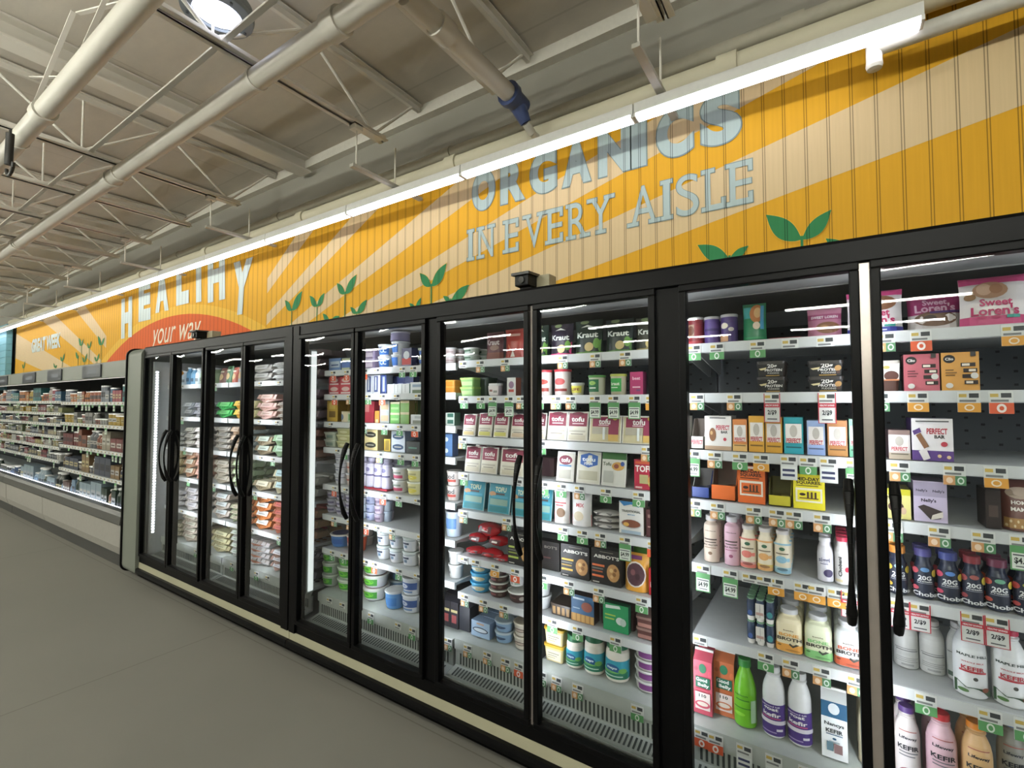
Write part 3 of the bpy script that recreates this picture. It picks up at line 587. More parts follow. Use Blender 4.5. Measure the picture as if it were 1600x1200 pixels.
# ------------------------------------------------------------------ open multideck cases on the left
def multideck(x0, x1, label, zs, panels, screens, ends):
    t = thing('open_display_case', label, 'refrigerated case', (0, 0, 0)); G1 = mat('74786d', .45, 0, .04, 6); G2 = mat('4a4a47', .4)
    MB().extrude([(-.01, 1.875), (-.01, 2.03), (.03, 2.045), (Y1, 2.045), (Y1, 1.99), (.10, 1.99), (.03, 1.875)], x0, x1, G1).build('canopy', t)
    MB().box(x0, x1, .03, .05, 1.872, 1.885, emis('f0ece0', 1.0)).build('canopy_light', t)
    MB().box(x0, x1, Y1 - .06, Y1, .1, 1.99, mat('23282a', .5)).build('back_panel', t)
    MB().extrude([(-.045, .545), (-.02, .575), (.08, .555), (.08, .45), (-.03, .45), (-.05, .47)], x0, x1, G2).build('bumper', t)
    MB().extrude([(.082, .545), (.10, .545), (.10, .475), (.85, .475), (.85, .455), (.082, .455)], x0, x1, mat('9ea4a2', .4)).build('product_well', t)
    MB().extrude([(.086, .556), (.096, .556), (.096, .547), (.086, .547)], x0, x1, emis('dfeaff', 5.)).build('well_light', t)
    for a, b in zip(panels, panels[1:]):
        MB().extrude([(-.015, .445), (.05, .445), (.05, .145), (.02, .145), (-.008, .23)], a + .006, b - .006, mat('96938a', .5)).build('front_panel', t)
    MB().box(x0, x1, .06, .1, 0, .15, mat('3a3a36', .5)).build('kick_plate', t)
    for a, b in screens:
        q = MB(); q.bbox(a, b, -.024, -.011, 1.885, 2.02, mat('3c4046', .3), .004); q.add([(a + (b - a) * u, -.0245, 1.885 + .135 * v) for u, v in ((.3, .3), (.8, .3), (.8, .62), (.3, .62))], [(0, 1, 2, 3)], mat('5d626a')); q.build('display_screen', t)
    for x in ends: MB().box(x, x + .02, .10, Y1 - .06, .1, 1.99, mat('6d7168', .5)).build('side_panel', t)
    for a, b, hs in zs:
        for i, z in enumerate(hs):
            o = shelf(t, a, b, z, depth=.6, yf=.13)
            for k in range(int((b - a) / .11)):
                x = a + .06 + k * .11
                if x > -11.5: put_tag(o, x, R.choice(['plain', 'plain', 'plain', 'plain', 'green', 'price']), .125, z - .001)
    return t
MR = [1.625, 1.37, 1.09, .80]; ML = [1.64, 1.487, 1.345, 1.186, 1.044, .875]
MD1 = multideck(-10.0, -5.565, 'open grey display case beside the egg cooler', [(-8.19, -5.6, MR), (-9.98, -8.21, ML)], [-10.0, -8.2, -5.565], [(-9.3, -8.7), (-8.15, -7.6), (-6.86, -6.3)], (-5.587,))
MD2 = multideck(-17.5, -10.01, 'farther open display case at the left edge of the picture', [(-17.4, -10.03, ML)], [-17.5, -13.0, -10.01], [(-10.75, -10.15), (-12.7, -12.15)], (-17.5,))
# ------------------------------------------------------------------ product builders; each returns [(part name, mesh)] standing on z=0, front toward -Y, front face at y=0
def darker(h, k=.8):
    h = h.lstrip('#'); return ''.join('%02x' % max(0, min(255, int(int(h[i:i + 2], 16) * k))) for i in (0, 2, 4))
def p_box(w, h, d, c='ffffff', side=None, top=None, ops=(), sops=(), tops=()):
    m = MB(); side = side or darker(c, .92); b = min(w, h, d) * .03
    m.box(-w / 2, w / 2, 0, d, 0, h, mat(c, .42, 0, .03), mat(top or side, .42, 0, .03), mat(side, .42, 0, .03))
    art(m, ops, lambda u, v, l: ((u - .5) * w, -l, v * h), h / w)
    art(m, sops, lambda u, v, l: (w / 2 + l, u * d, v * h), h / d)
    art(m, tops, lambda u, v, l: ((u - .5) * w, v * d, h + l), d / w)
    return [('package', m.mesh('package'))]
def p_gable(w, h, d, c='ffffff', side=None, ops=(), cap='e8e8e4', capc=None):
    m = MB(); hb = h * .86; cc = mat(c, .4, 0, .03); sd = mat(side or darker(c, .85), .4, 0, .03)
    m.box(-w / 2, w / 2, 0, d, 0, hb, cc, sd, sd)
    vs = [(-w / 2, 0, hb), (w / 2, 0, hb), (w / 2, d, hb), (-w / 2, d, hb), (-w / 2, d / 2, h * .97), (w / 2, d / 2, h * .97)]
    m.add(vs, [(0, 1, 5, 4), (2, 3, 4, 5)], cc); m.add(vs, [(1, 2, 5), (3, 0, 4)], sd); m.box(-w / 2, w / 2, d / 2 - .003, d / 2 + .003, h * .95, h, mat(cap, .4))
    art(m, ops, lambda u, v, l: ((u - .5) * w, -l, v * hb), hb / w)
    out = [('carton', m.mesh('carton'))]
    if capc:
        n = MB(); q = Vector((0, d * .25, hb + (h * .97 - hb) * .5)); nn = Vector((0, -(h * .97 - hb), d / 2)).normalized(); n.tube(q, q + nn * .018, w * .2, mat(capc, .35), 14); out.append(('cap', n.mesh('cap')))
    return out
def lerp_prof(pr, z):
    for (r0, z0), (r1, z1) in zip(pr, pr[1:]):
        if z0 <= z <= z1 and z1 > z0: return r0 + (r1 - r0) * (z - z0) / (z1 - z0)
    return pr[-1][0]
def lathe_thing(w, d, prof, mats, ops, lab=None, lc=None, sq=0, span=2.3, capprof=None, capm=None, bodyname='body', capname='lid', n=20):
    """prof normalised to radius 1 = w/2; lab=(z0,z1) label band"""
    r = w / 2; pr = [(a * r, z) for a, z in prof]; m = MB(); m.lathe(pr, mats, n, 1, 1, sq)
    m.v = [(x, y + r, z) for x, y, z in m.v]; out = [(bodyname, m.mesh(bodyname))]
    if capprof:
        c = MB(); c.lathe([(a * r, z) for a, z in capprof], capm, n); c.v = [(x, y + r, z) for x, y, z in c.v]; 
        out.append((capname, c.mesh(capname)))
    if lab:
        z0, z1 = lab; l = MB(); k = 6; pts = [(lerp_prof(pr, z0 + (z1 - z0) * i / k) + .0006, z0 + (z1 - z0) * i / k) for i in range(k + 1)]
        def sqf(t):
            if not sq: return 1.
            c_, s_ = abs(sin(t)), abs(cos(t)); return 1 / (c_ ** sq + s_ ** sq) ** (1 / sq)
        N = 24 if lc else 0; A = 2 * pi
        if lc:
            vs = []
            for rr_, z in pts:
                for i in range(N): t = A * i / N; e = sqf(t); vs.append((rr_ * sin(t) * e, -rr_ * cos(t) * e + r, z))
            l.add(vs, [(j * N + i, j * N + (i + 1) % N, (j + 1) * N + (i + 1) % N, (j + 1) * N + i) for j in range(k) for i in range(N)], mat(lc, .4, 0, .03), True)
        def f(u, v, ly):
            t = (u - .5) * span; z = z0 + (z1 - z0) * v; rr_ = lerp_prof(pr, min(max(z, z0), z1)) + .0008 + ly; e = sqf(t); return (rr_ * sin(t) * e, -rr_ * cos(t) * e + r, z)
        art(l, ops, f, (z1 - z0) / (span * r), 12)
        if l.v: out.append(('label', l.mesh('label')))
    return out
def p_tub(w, h, d, c='ffffff', lid='ffffff', ops=(), lc=None, taper=.82, band=(.12, .8), top=None, clear=0):
    bm_ = clear_mat(c, .55) if clear else mat(c, .35, 0, .03)
    lh = min(.009, h * .15); cp = [(1.0, h - lh - .002), (1.03, h - lh), (1.03, h - .001), (.97, h), (.93, h - .002)]
    out = lathe_thing(w * .97, d, [(taper * .94, 0), (taper, .003), (.965, h - lh)], bm_, ops, (h * band[0], h * band[1]), lc, capprof=cp, capm=mat(lid, .35, 0, .03))
    if top:
        m = MB(); r = w * .97 / 2 * .86; N = 20; m.add([(r * cos(2 * pi * i / N), r * sin(2 * pi * i / N) + w * .97 / 2, h + .0006) for i in range(N)], [list(range(N))], mat(top, .4)); out.append(('lid_print', m.mesh('lid_print')))
    return out
def p_rtub(w, h, d, c='ffffff', lid='ffffff', ops=(), taper=.86, clear=0):
    "rectangular tapered tub"
    m = MB(); a = w / 2; lh = min(.01, h * .18); bm_ = clear_mat(c, .6) if clear else mat(c, .35, 0, .03)
    def ring(sx, sy, z, n=5, rad=.012):
        pts = []; X = a * sx; Y = d / 2 * sy
        for cx_, cy_, a0 in ((X - rad, Y - rad, 0), (-X + rad, Y - rad, pi / 2), (-X + rad, -Y + rad, pi), (X - rad, -Y + rad, 3 * pi / 2)):
            for i in range(n): t = a0 + pi / 2 * i / (n - 1); pts.append((cx_ + rad * cos(t), cy_ + rad * sin(t) + d / 2, z))
        return pts
    N = 20
    def loft(mb, rs, mm):
        vs = sum(rs, []); mb.add(vs, [(k * N + i, k * N + (i + 1) % N, (k + 1) * N + (i + 1) % N, (k + 1) * N + i) for k in range(len(rs) - 1) for i in range(N)], mm); mb.add(rs[-1], [list(range(N))], mm); mb.add(rs[0], [list(range(N))[::-1]], mm)
    loft(m, [ring(taper, taper, 0), ring(.97, .97, h - lh)], bm_)
    art(m, ops, lambda u, v, l: ((u - .5) * w * (taper + (.97 - taper) * v), -l + d / 2 - d / 2 * (taper + (.97 - taper) * v), v * (h - lh)), h / w)
    b = MB(); loft(b, [ring(1.02, 1.02, h - lh - .002), ring(1.02, 1.02, h - .001), ring(.96, .96, h)], mat(lid, .35, 0, .03))
    return [('tub', m.mesh('tub')), ('lid', b.mesh('lid'))]
BOTTLES = {
    'milk': [(.86, 0), (.96, .01), (1., .03), (1., .58), (.98, .65), (.88, .735), (.70, .81), (.56, .86), (.64, .875), (.65, .89), (.52, .905), (.50, .935)],
    'drink': [(.84, 0), (.97, .012), (1., .03), (1., .62), (.97, .68), (.80, .76), (.66, .82), (.64, .88), (.62, .92)],
    'chob': [(.84, 0), (.98, .015), (1., .04), (1., .60), (.96, .66), (.78, .73), (.72, .78), (.72, .86)],
    'square': [(.92, 0), (1., .015), (1., .03), (1., .62), (.97, .70), (.82, .79), (.60, .84), (.56, .87), (.56, .9)],
    'soda': [(.85, 0), (.97, .012), (1., .04), (1., .50), (.93, .60), (.70, .74), (.47, .84), (.43, .88), (.46, .9)],
    'jar': [(.84, 0), (.97, .02), (1., .05), (1., .66), (.96, .73), (.84, .80), (.80, .83)],
    'straight': [(.9, 0), (1., .01), (1., .72), (.92, .80), (.6, .86), (.58, .9)]}
def p_bottle(w, h, d, shape='milk', c='f0eee8', cap='ffffff', ops=(), lc=None, band=(.08, .6), sq=0, caph=None, span=2.3):
    pr = [(a, z * h) for a, z in BOTTLES[shape]]; e = pr[-1]; cr = e[0] * (1.22 if shape != 'jar' else 1.12)
    z0 = e[1] - .012 * h; z0 = z0 if shape != 'jar' else e[1] - .03 * h
    cp = [(cr, z0), (cr * 1.01, z0 + .01 * h), (cr, h * .985), (cr * .93, h)]
    return lathe_thing(w, d, pr, mat(c, .3, 0, .03), ops, (band[0] * h, band[1] * h), lc, sq, span, cp, mat(cap, .4, 0, .03), 'bottle', 'cap', 20 if not sq else 24)
def p_can(w, h, d, c='ffffff', lid='ffffff', ops=(), span=2.3):
    return lathe_thing(w, d, [(1., 0), (1., .01), (1., h * .93)], mat(c, .4, 0, .03), ops, (h * .03, h * .9), None, 0, span, [(1.03, h * .9), (1.03, h * .985), (.98, h), (.9, h - .002)], mat(lid, .35, 0, .03), 'canister', 'lid')
def p_pouch(w, h, d, c='ffffff', side=None, ops=(), topc=None, flat_top=.08):
    "stand-up pouch: bulging body closing into a crimped top"
    NU, NV = 8, 8; m = MB(); cc = mat(c, .32, 0, .03); sc = mat(side or darker(c, .85), .32, 0, .03)
    def th(u, v): 
        a = max(0., min(1., (1 - v) / (1 - flat_top))); return d / 2 * (1 - (2 * u - 1) ** 4) * (a ** .45 if a > 0 else 0) + .001
    def f(u, v, l=0, s=-1): return ((u - .5) * w * (1 - .04 * sin(pi * v)), d / 2 + s * (th(min(max(u, 0), 1), min(max(v, 0), 1)) + l), v * h)
    for s, mm in ((-1, cc), (1, sc)):
        vs = [f(i / NU, j / NV, 0, s) for j in range(NV + 1) for i in range(NU + 1)]
        fs = [(j * (NU + 1) + i, j * (NU + 1) + i + 1, (j + 1) * (NU + 1) + i + 1, (j + 1) * (NU + 1) + i) for j in range(NV) for i in range(NU)]
        m.add(vs, fs, mm, True)
    bt = [f(i / NU, 0, 0, -1) for i in range(NU + 1)] + [f(i / NU, 0, 0, 1) for i in range(NU, -1, -1)]; m.add(bt, [list(range(len(bt)))], sc)
    art(m, ops, lambda u, v, l: f(u, v, l + .0006, -1), h / w, 8)
    return [('pouch', m.mesh('pouch'))]
def p_pack(w, h, d, c='d9d2bd', side=None, ops=(), film='e9e7df'):
    "vacuum tray pack standing on edge with a welded film rim, leaning back a little"
    m = MB(); m.bbox(-w * .44, w * .44, .004, d, h * .06, h * .92, mat(side or darker(c, .9), .45), .006)
    m.box(-w / 2, w / 2, .002, .005, 0, h, mat(film, .25, 0, .03))
    art(m, [('r', .03, .02, .97, .97, c)] + list(ops), lambda u, v, l: ((u - .5) * w, .0014 - l - .004 * sin(pi * min(max(u, 0), 1)) * sin(pi * min(max(v, 0), 1)), v * h), h / w, 6)
    a = -.16; m.v = [(x, y * cos(a) - z * sin(a), y * sin(a) + z * cos(a)) for x, y, z in m.v]
    zz = min(v[2] for v in m.v); m.v = [(x, y, z - zz) for x, y, z in m.v]
    return [('pack', m.mesh('pack'))]
def p_eggs(w, h, d, c='b5aea4', lab='ddd8c8', ops=(), open_=0, clear=0):
    "twelve-egg carton, long side in front"
    m = MB(); cc = clear_mat('dfe3e2', .45) if clear else mat(c, .7, 0, .08, 60); hz = h * .46; n = 6; s = w / n
    for i in range(n):
        x = -w / 2 + s * (i + .5)
        for yy in (d * .27, d * .73):
            m.lathe([(s * .36, 0), (s * .49, hz * .85), (s * .5, hz)], cc, 10); L = 30; m.v[-50:] = m.v[-50:]
            k = 10 * 3 + 20; m.v[-k:] = [(a + x, b_ + yy, z) for a, b_, z in m.v[-k:]]
    m.box(-w / 2, w / 2, 0, d, hz * .9, hz * 1.08, cc)
    for i in range(n):                          # scalloped lid
        x0, x1 = -w / 2 + s * i + s * .05, -w / 2 + s * (i + 1) - s * .05
        m.add([(x0, .001, hz * 1.05), (x1, .001, hz * 1.05), (x1 - s * .08, d * .14, h * .96), (x0 + s * .08, d * .14, h * .96), (x0, d - .001, hz * 1.05), (x1, d - .001, hz * 1.05), (x1 - s * .08, d * .86, h * .96), (x0 + s * .08, d * .86, h * .96)],
              [(0, 1, 2, 3), (5, 4, 7, 6), (1, 5, 6, 2), (4, 0, 3, 7), (3, 2, 6, 7)], cc)
    if clear:
        for i in range(n):
            for yy in (d * .27, d * .73): m.lathe([(.004, hz * .2), (s * .36, hz * .6), (s * .36, hz * 1.1), (s * .2, h * .86), (.003, h * .92)], mat(c, .4, 0, .04), 8); m.v[-5 * 8 - 16:] = [(a - w / 2 + s * (i + .5), b_ + yy, z) for a, b_, z in m.v[-5 * 8 - 16:]]
    out = [('carton', m.mesh('carton'))]
    if lab:
        l = MB(); lm = mat(lab, .45, 0, .03); z0 = hz * 1.1
        l.add([(-w * .3, -.002, z0), (w * .3, -.002, z0), (w * .3, d * .12, h * .98), (-w * .3, d * .12, h * .98)], [(0, 1, 2, 3)], lm)
        l.add([(-w * .3, d * .12, h * .98), (w * .3, d * .12, h * .98), (w * .3, d * .86, h * .98), (-w * .3, d * .86, h * .98)], [(0, 1, 2, 3)], lm)
        art(l, ops, lambda u, v, ly: ((u - .5) * w * .6, -.003 + d * .12 * v - ly, z0 + (h * .98 - z0) * v), .3); out.append(('label', l.mesh('label')))
    return out
def p_tray(w, h, d, c='e07020', inner='8d8076', ops=(), back=.8):
    "open shelf-ready display box: low front, cut sides, taller back"
    m = MB(); cc = mat(c, .42, 0, .03); ic = mat(inner, .6); t = .003; f = h * .42
    m.box(-w / 2, w / 2, 0, t, 0, f, cc, ic); m.box(-w / 2, w / 2, d - t, d, 0, h, ic); m.box(-w / 2, w / 2, 0, d, 0, t, ic)
    for s, x in ((-1, -w / 2), (1, w / 2 - t)):
        m.extrude([(0, 0), (d, 0), (d, h), (d * .55, h), (d * .2, f), (0, f)], x, x + t, cc if s > 0 else ic)
    m.add([(-w / 2 + t + .0005, t, t), (-w / 2 + t + .0005, d, t), (-w / 2 + t + .0005, d, h)], [(0, 1, 2)], ic)
    for k in range(2): m.bbox(-w * .4 + k * w * .42, -w * .02 + k * w * .42, d * .45, d * .9, t, f * .7 + k * .004, mat(darker(c, .6), .4), .003)
    art(m, ops, lambda u, v, l: ((u - .5) * w, -l, v * f), f / w)
    return [('display_box', m.mesh('display_box'))]
def p_bag(w, h, d, c='c02a30', ops=(), seed=1):
    "soft twisted bag lying on its side"
    r = random.Random(seed); m = MB(); NU, NV = 10, 8; vs = []
    for j in range(NV + 1):
        t = j / NV
        for i in range(NU):
            a = 2 * pi * i / NU; k = sin(pi * min(max(t, .02), .98)) ** .5 * (1 + .12 * sin(3 * a + seed) + r.uniform(-.05, .05))
            vs.append(((t - .5) * w, d / 2 - d / 2 * cos(a) * k, max(0, h / 2 + h / 2 * sin(a) * k)))
    m.add(vs, [(j * NU + i, j * NU + (i + 1) % NU, (j + 1) * NU + (i + 1) % NU, (j + 1) * NU + i) for j in range(NV) for i in range(NU)], mat(c, .25, 0, .05), True)
    m.add([(-.3 * w, -.002 + d * .03, h * .35), (.25 * w, d * .02, h * .3), (.3 * w, d * .06, h * .8), (-.25 * w, d * .08, h * .75)], [(0, 1, 2, 3)], mat(darker(c, .45), .3)); m.add([(-.15 * w, -.003 + d * .03, h * .45), (.12 * w, d * .015, h * .42), (.14 * w, d * .03, h * .6), (-.13 * w, d * .04, h * .6)], [(0, 1, 2, 3)], mat('d8cfc4', .4))
    return [('bag', m.mesh('bag'))]
def p_cups(w, h, d, c='e6e2dc', ops=(), col='2a3c58'):
    "shrink-wrapped block of small drinking cups"
    m = MB(); n = 3; s = w / n
    for i in range(n):
        for q in range(2):
            m.lathe([(s * .36, 0), (s * .46, h * .2), (s * .46, h * .75), (s * .36, h * .92), (s * .44, h * .94), (s * .44, h)], None, 12, mats=[mat(c, .3), mat(col, .35), mat(col, .35), mat(c, .3), mat('6b9a72', .4)])
            k = 6 * 12 + 5 * 0 + 0
            nn = 12 * 2 * 5 + 24; m.v[-nn:] = [(x - w / 2 + s * (i + .5), y + s * (.5 + q), z) for x, y, z in m.v[-nn:]]
    art(m, ops, lambda u, v, l: ((u - .5) * w, .002 - l, v * h), h / w)
    return [('cup_pack', m.mesh('cup_pack'))]
KIND = dict(box=p_box, gable=p_gable, tub=p_tub, rtub=p_rtub, bottle=p_bottle, can=p_can, pouch=p_pouch, pack=p_pack, eggs=p_eggs, tray=p_tray, bag=p_bag, cups=p_cups)
USED = {}
NUMW = ['', 'lowest in stack', 'second up', 'third up', 'fourth up', 'fifth up', 'sixth up']
def put(kind, name, cat, desc, where, X0, X1, z, ztop, n=1, stack=1, rows=1, depth=None, yf=.2, gap=.97, jit=.0, group=None, **kw):
    """a facing of products between X0 and X1 standing at height z: n side by side, stack high, rows deep"""
    W = (X1 - X0) / n; w = W * gap; h = (ztop - z) / stack * .995
    d = depth or (w if kind in ('tub', 'bottle', 'can') else min(.16, max(.05, w * .7)))
    if kind in ('tub', 'bottle', 'can'): d = w
    parts = KIND[kind](w, h, d, **kw); tot = n * stack * rows
    for r in range(rows):
        for i in range(n):
            for s in range(stack):
                x = X0 + W * (i + .5) + R.uniform(-jit, jit) * W; y = yf + r * (d + (.03 if kind == 'pack' else .006)); zz = z + s * (ztop - z) / stack
                root = bpy.data.objects.new(name, None); COL.objects.link(root); root.empty_display_size = .03
                root.location = (x, y + R.uniform(0, jit * .2), zz + .0005); root.rotation_euler = (0, 0, R.uniform(-jit, jit) * .5)
                for pn, me in parts:
                    o = bpy.data.objects.new(pn, me); COL.objects.link(o); o.parent = root
                pos = []
                if n > 1: pos.append(ords[i] + ' from left')
                if stack > 1: pos.append(NUMW[s + 1])
                if r > 0: pos.append('row %s' % ('two', 'three', 'four', 'five', 'six')[r - 1])
                lab = desc + ', ' + ', '.join(pos + [where])
                ws = lab.replace(',', '').split()
                if len(ws) > 16: pos = [p.replace('lowest in stack', 'lowest') for p in pos]; ws = (desc + ' ' + ' '.join(pos) + ' ' + where).split()
                if len(ws) > 16: lab = desc + ', ' + ', '.join([p.replace(' in stack', '').replace(' from left', '') for p in pos] + [where])
                if lab in USED: USED[lab] += 1; print('DUP', lab)
                USED.setdefault(lab, 1)
                root['label'] = lab; root['category'] = cat
                if tot > 1: root['group'] = group or (desc.split(',')[0] + 's, ' + where)
    return parts
SW = ['top shelf', 'second shelf', 'third shelf', 'fourth shelf', 'fifth shelf', 'sixth shelf', 'seventh shelf', 'lowest shelf']
DOORS = [(0, 268, 'first door'), (268, 319, 'second door'), (319, 380, 'third door'), (380, 450, 'fourth door'), (450, 554, 'fifth door'), (554, 676, 'sixth door'), (676, 829, 'seventh door'), (829, 1046, 'eighth door'), (1046, 1352, 'ninth door'), (1352, 1700, 'tenth door')]
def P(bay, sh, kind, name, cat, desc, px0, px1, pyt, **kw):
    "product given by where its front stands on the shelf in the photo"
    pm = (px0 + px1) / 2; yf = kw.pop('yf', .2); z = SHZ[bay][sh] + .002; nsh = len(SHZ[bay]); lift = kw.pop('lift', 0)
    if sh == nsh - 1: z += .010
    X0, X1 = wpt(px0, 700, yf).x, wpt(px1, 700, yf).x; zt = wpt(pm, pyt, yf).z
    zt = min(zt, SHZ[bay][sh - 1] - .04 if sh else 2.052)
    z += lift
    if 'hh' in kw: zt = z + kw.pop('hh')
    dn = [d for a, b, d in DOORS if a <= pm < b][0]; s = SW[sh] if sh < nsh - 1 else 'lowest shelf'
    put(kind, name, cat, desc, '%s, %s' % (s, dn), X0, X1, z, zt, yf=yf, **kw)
# ------------------------------------------------------------------ products, bay by bay
t_ = lambda s, u, v, w_, c, *a: ('t', s, u, v, w_, c) + a
r_ = lambda *a: ('r',) + a
e_ = lambda *a: ('e',) + a
cook = lambda u, v, s=1: [e_(u, v, .3 * s, .16 * s, '8a5a38'), e_(u - .1 * s, v + .03, .1 * s, .06 * s, 'a87848'), e_(u + .12 * s, v - .02, .09 * s, .06 * s, '5a3420')]
# ---- bay 3, ninth and tenth doors
P(3, 0, 'can', 'biscuit_can', 'can', 'red dough can', 1075, 1100, 495, c='8e2f34', lid='b9b6b2', ops=[r_(0, .3, .5, .8, '9c7a60'), e_(.3, .55, .2, .2, '6a3c28'), r_(0, 0, 1, .12, 'b23a40')], rows=2)
P(3, 0, 'can', 'biscuit_can', 'can', 'purple dough can', 1101, 1126, 494, c='5b4388', lid='b9b6b2', ops=[r_(0, .5, 1, .6, '42306c')], rows=2)
P(3, 0, 'can', 'biscuit_can', 'can', 'purple can with cream pictures', 1127, 1155, 490, c='4a3470', lid='b9b6b2', ops=[e_(.3, .65, .2, .12, 'd9cdb4'), e_(.65, .5, .14, .08, 'c9c0b8'), r_(0, .02, .5, .25, 'd8a070')])
P(3, 0, 'pouch', 'biscuit_bag', 'bag', 'tall green foil bag with pastry picture', 1162, 1201, 472, c='1f7a4c', ops=[r_(.05, .6, .45, .9, '3aa09a'), e_(.62, .72, .3, .24, 'c87a3a'), e_(.66, .74, .16, .14, 'e0b070'), e_(.62, .4, .16, .1, 'cdb89c'), r_(.1, .05, .9, .1, '2c9a5c'), r_(.78, .3, .92, .92, '3f8fb4')], depth=.07)
P(3, 0, 'box', 'dough_pack', 'packet', 'thin red packet lying flat', 1204, 1256, 527, c='8e2a2c', top='b0332f', depth=.1)
P(3, 0, 'pouch', 'cookie_dough_bag', 'bag', 'pink cookie dough bag with cookie picture, leaning back', 1265, 1322, 480, c='c07a92', ops=[r_(0, .62, 1, .8, 'a84c74'), t_('SWEET LOREN', .5, .7, .8, 'e8dce0')] + cook(.6, .35, 1.2) + [r_(0, 0, 1, .08, 'c23a78')], depth=.06, yf=.26)
SL = [t_('Sweet', .52, .47, .5, 'b8285c'), t_("Loren's", .5, .3, .72, 'b8285c'), e_(.3, .17, .07, .03, 'b8285c'), e_(.5, .17, .07, .03, 'b8285c'), r_(.66, .14, .86, .2, '3a9a8c')]
P(3, 0, 'pouch', 'cookie_dough_bag', 'bag', 'white and magenta cookie dough bag with blue foot', 1328, 1421, 452, c='ddd6d6', ops=[r_(0, .87, 1, 1, 'd03a7c'), e_(.62, .7, .28, .17, '8a5a3c'), e_(.55, .72, .12, .08, 'd8ccc0')] + SL + [r_(0, 0, 1, .13, '3a3f9c'), r_(.1, .05, .7, .08, 'c8cce8')], depth=.07)
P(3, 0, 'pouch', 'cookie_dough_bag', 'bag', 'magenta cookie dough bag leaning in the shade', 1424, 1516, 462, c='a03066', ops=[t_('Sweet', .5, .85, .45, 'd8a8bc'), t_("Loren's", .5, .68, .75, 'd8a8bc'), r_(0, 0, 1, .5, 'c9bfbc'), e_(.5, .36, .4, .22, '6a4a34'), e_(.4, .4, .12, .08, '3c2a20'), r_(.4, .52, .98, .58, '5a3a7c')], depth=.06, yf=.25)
P(3, 0, 'pouch', 'cookie_dough_bag', 'bag', 'big white and pink cookie dough bag standing in front', 1508, 1622, 428, c='e2dad6', ops=[r_(0, .86, 1, 1, 'cf3f7a'), r_(0, 0, 1, .2, 'cf4a7c'), e_(.45, .72, .27, .17, 'b88a68'), e_(.36, .74, .12, .12, 'd9b090'), e_(.54, .74, .1, .1, 'a87450'), e_(.14, .6, .09, .07, '9a7448')] + SL, depth=.07)
bar_black = [r_(0, 0, 1, 1, '181614'), t_('20g', .55, .78, .35, 'd8d4cc'), t_('PROTEIN', .6, .5, .66, 'd8d4cc', .2, 0), t_('PUDDING', .6, .27, .45, 'b0aca4'), ('p', [(.05, .62), (.35, .72), (.3, .55), (.12, .5)], 'cfc08a'), r_(.3, .05, .85, .12, 'a8843c')]
P(3, 1, 'rtub', 'pudding_pack', 'cups', 'black protein pudding sleeve over clear cups', 1184, 1230, 564, stack=2, c='3a2a22', lid='2a2420', ops=bar_black, depth=.1, rows=2)
P(3, 1, 'rtub', 'pudding_pack', 'cups', 'black pudding sleeve with biscuit picture', 1264, 1322, 563, stack=2, c='3a2a22', lid='2a2420', ops=bar_black + [e_(.88, .6, .1, .22, 'a87a3c'), e_(.9, .3, .06, .12, '4a2c1c')], depth=.1, rows=2)
P(3, 1, 'rtub', 'pudding_cup', 'cup', 'clear cup of brown pudding with white sleeve', 1334, 1352, 566, c='d8d2d0', lid='c8a890', ops=[r_(0, 0, 1, .5, '6a4030'), t_('CP', .5, .75, .6, 'a04050')])
P(3, 1, 'rtub', 'dessert_pack', 'cups', 'two brown dessert cups in a white printed sleeve', 1374, 1411, 563, c='5a3c34', lid='c9c2ba', ops=[r_(0, .42, 1, 1, 'dcd8d0'), e_(.62, .55, .35, .18, '5a3026'), e_(.4, .86, .16, .06, 'b8a850'), r_(0, .38, 1, .43, 'c97a4a')], depth=.09)
def clio(bg): return [e_(.22, .83, .16, .11, '1f1c1c'), t_('Clio', .22, .83, .22, 'e6e0d8'), r_(.52, .62, .9, .72, '2a1c18'), r_(.55, .64, .75, .7, 'e8dcc8'), r_(.58, .47, .94, .57, '2a1c18'), r_(.72, .49, .9, .55, 'e8dcc8'), r_(.55, .32, .9, .42, '2a1c18'), r_(.6, .16, .95, .26, '2a1c18'), r_(.64, .18, .82, .24, 'e8dcc8'), e_(.86, .38, .1, .08, 'd8d4cc'), e_(.2, .13, .1, .07, 'd8d4cc'), r_(.1, .52, .32, .55, darker(bg, .55)), r_(.1, .45, .4, .48, darker(bg, .55)), r_(.1, .38, .35, .41, darker(bg, .55)), r_(.76, .88, .9, 1, '33302e')]
P(3, 1, 'box', 'yogurt_bar_box', 'box', 'pink yogurt bar carton', 1415, 1473, 553, c='c9606c', side='7a3a44', ops=clio('c9606c'), depth=.06)
P(3, 1, 'box', 'yogurt_bar_box', 'box', 'orange-yellow yogurt bar carton', 1474, 1536, 550, c='dc9a3e', side='8a5c26', ops=clio('dc9a3e'), depth=.06)
pb = lambda u=.68, v=.66, w_=.5: [t_('PERFECT', u, v, w_, 'c43a4a', .14), t_('BAR', u + .06, v - .13, w_ * .5, '2c2828', .08)]
P(3, 2, 'box', 'snack_bar_box', 'box', 'white bar carton half hidden at shelf edge', 1073, 1078, 650, c='d8d4c8', ops=[r_(0, .5, 1, .8, '8a3a40')])
P(3, 2, 'tray', 'snack_bar_tray', 'box', 'low white open bar carton', 1079, 1100, 655, c='d8d2cc', ops=[t_('PERFECT', .5, .55, .85, 'c43a4a', .35)], depth=.12)
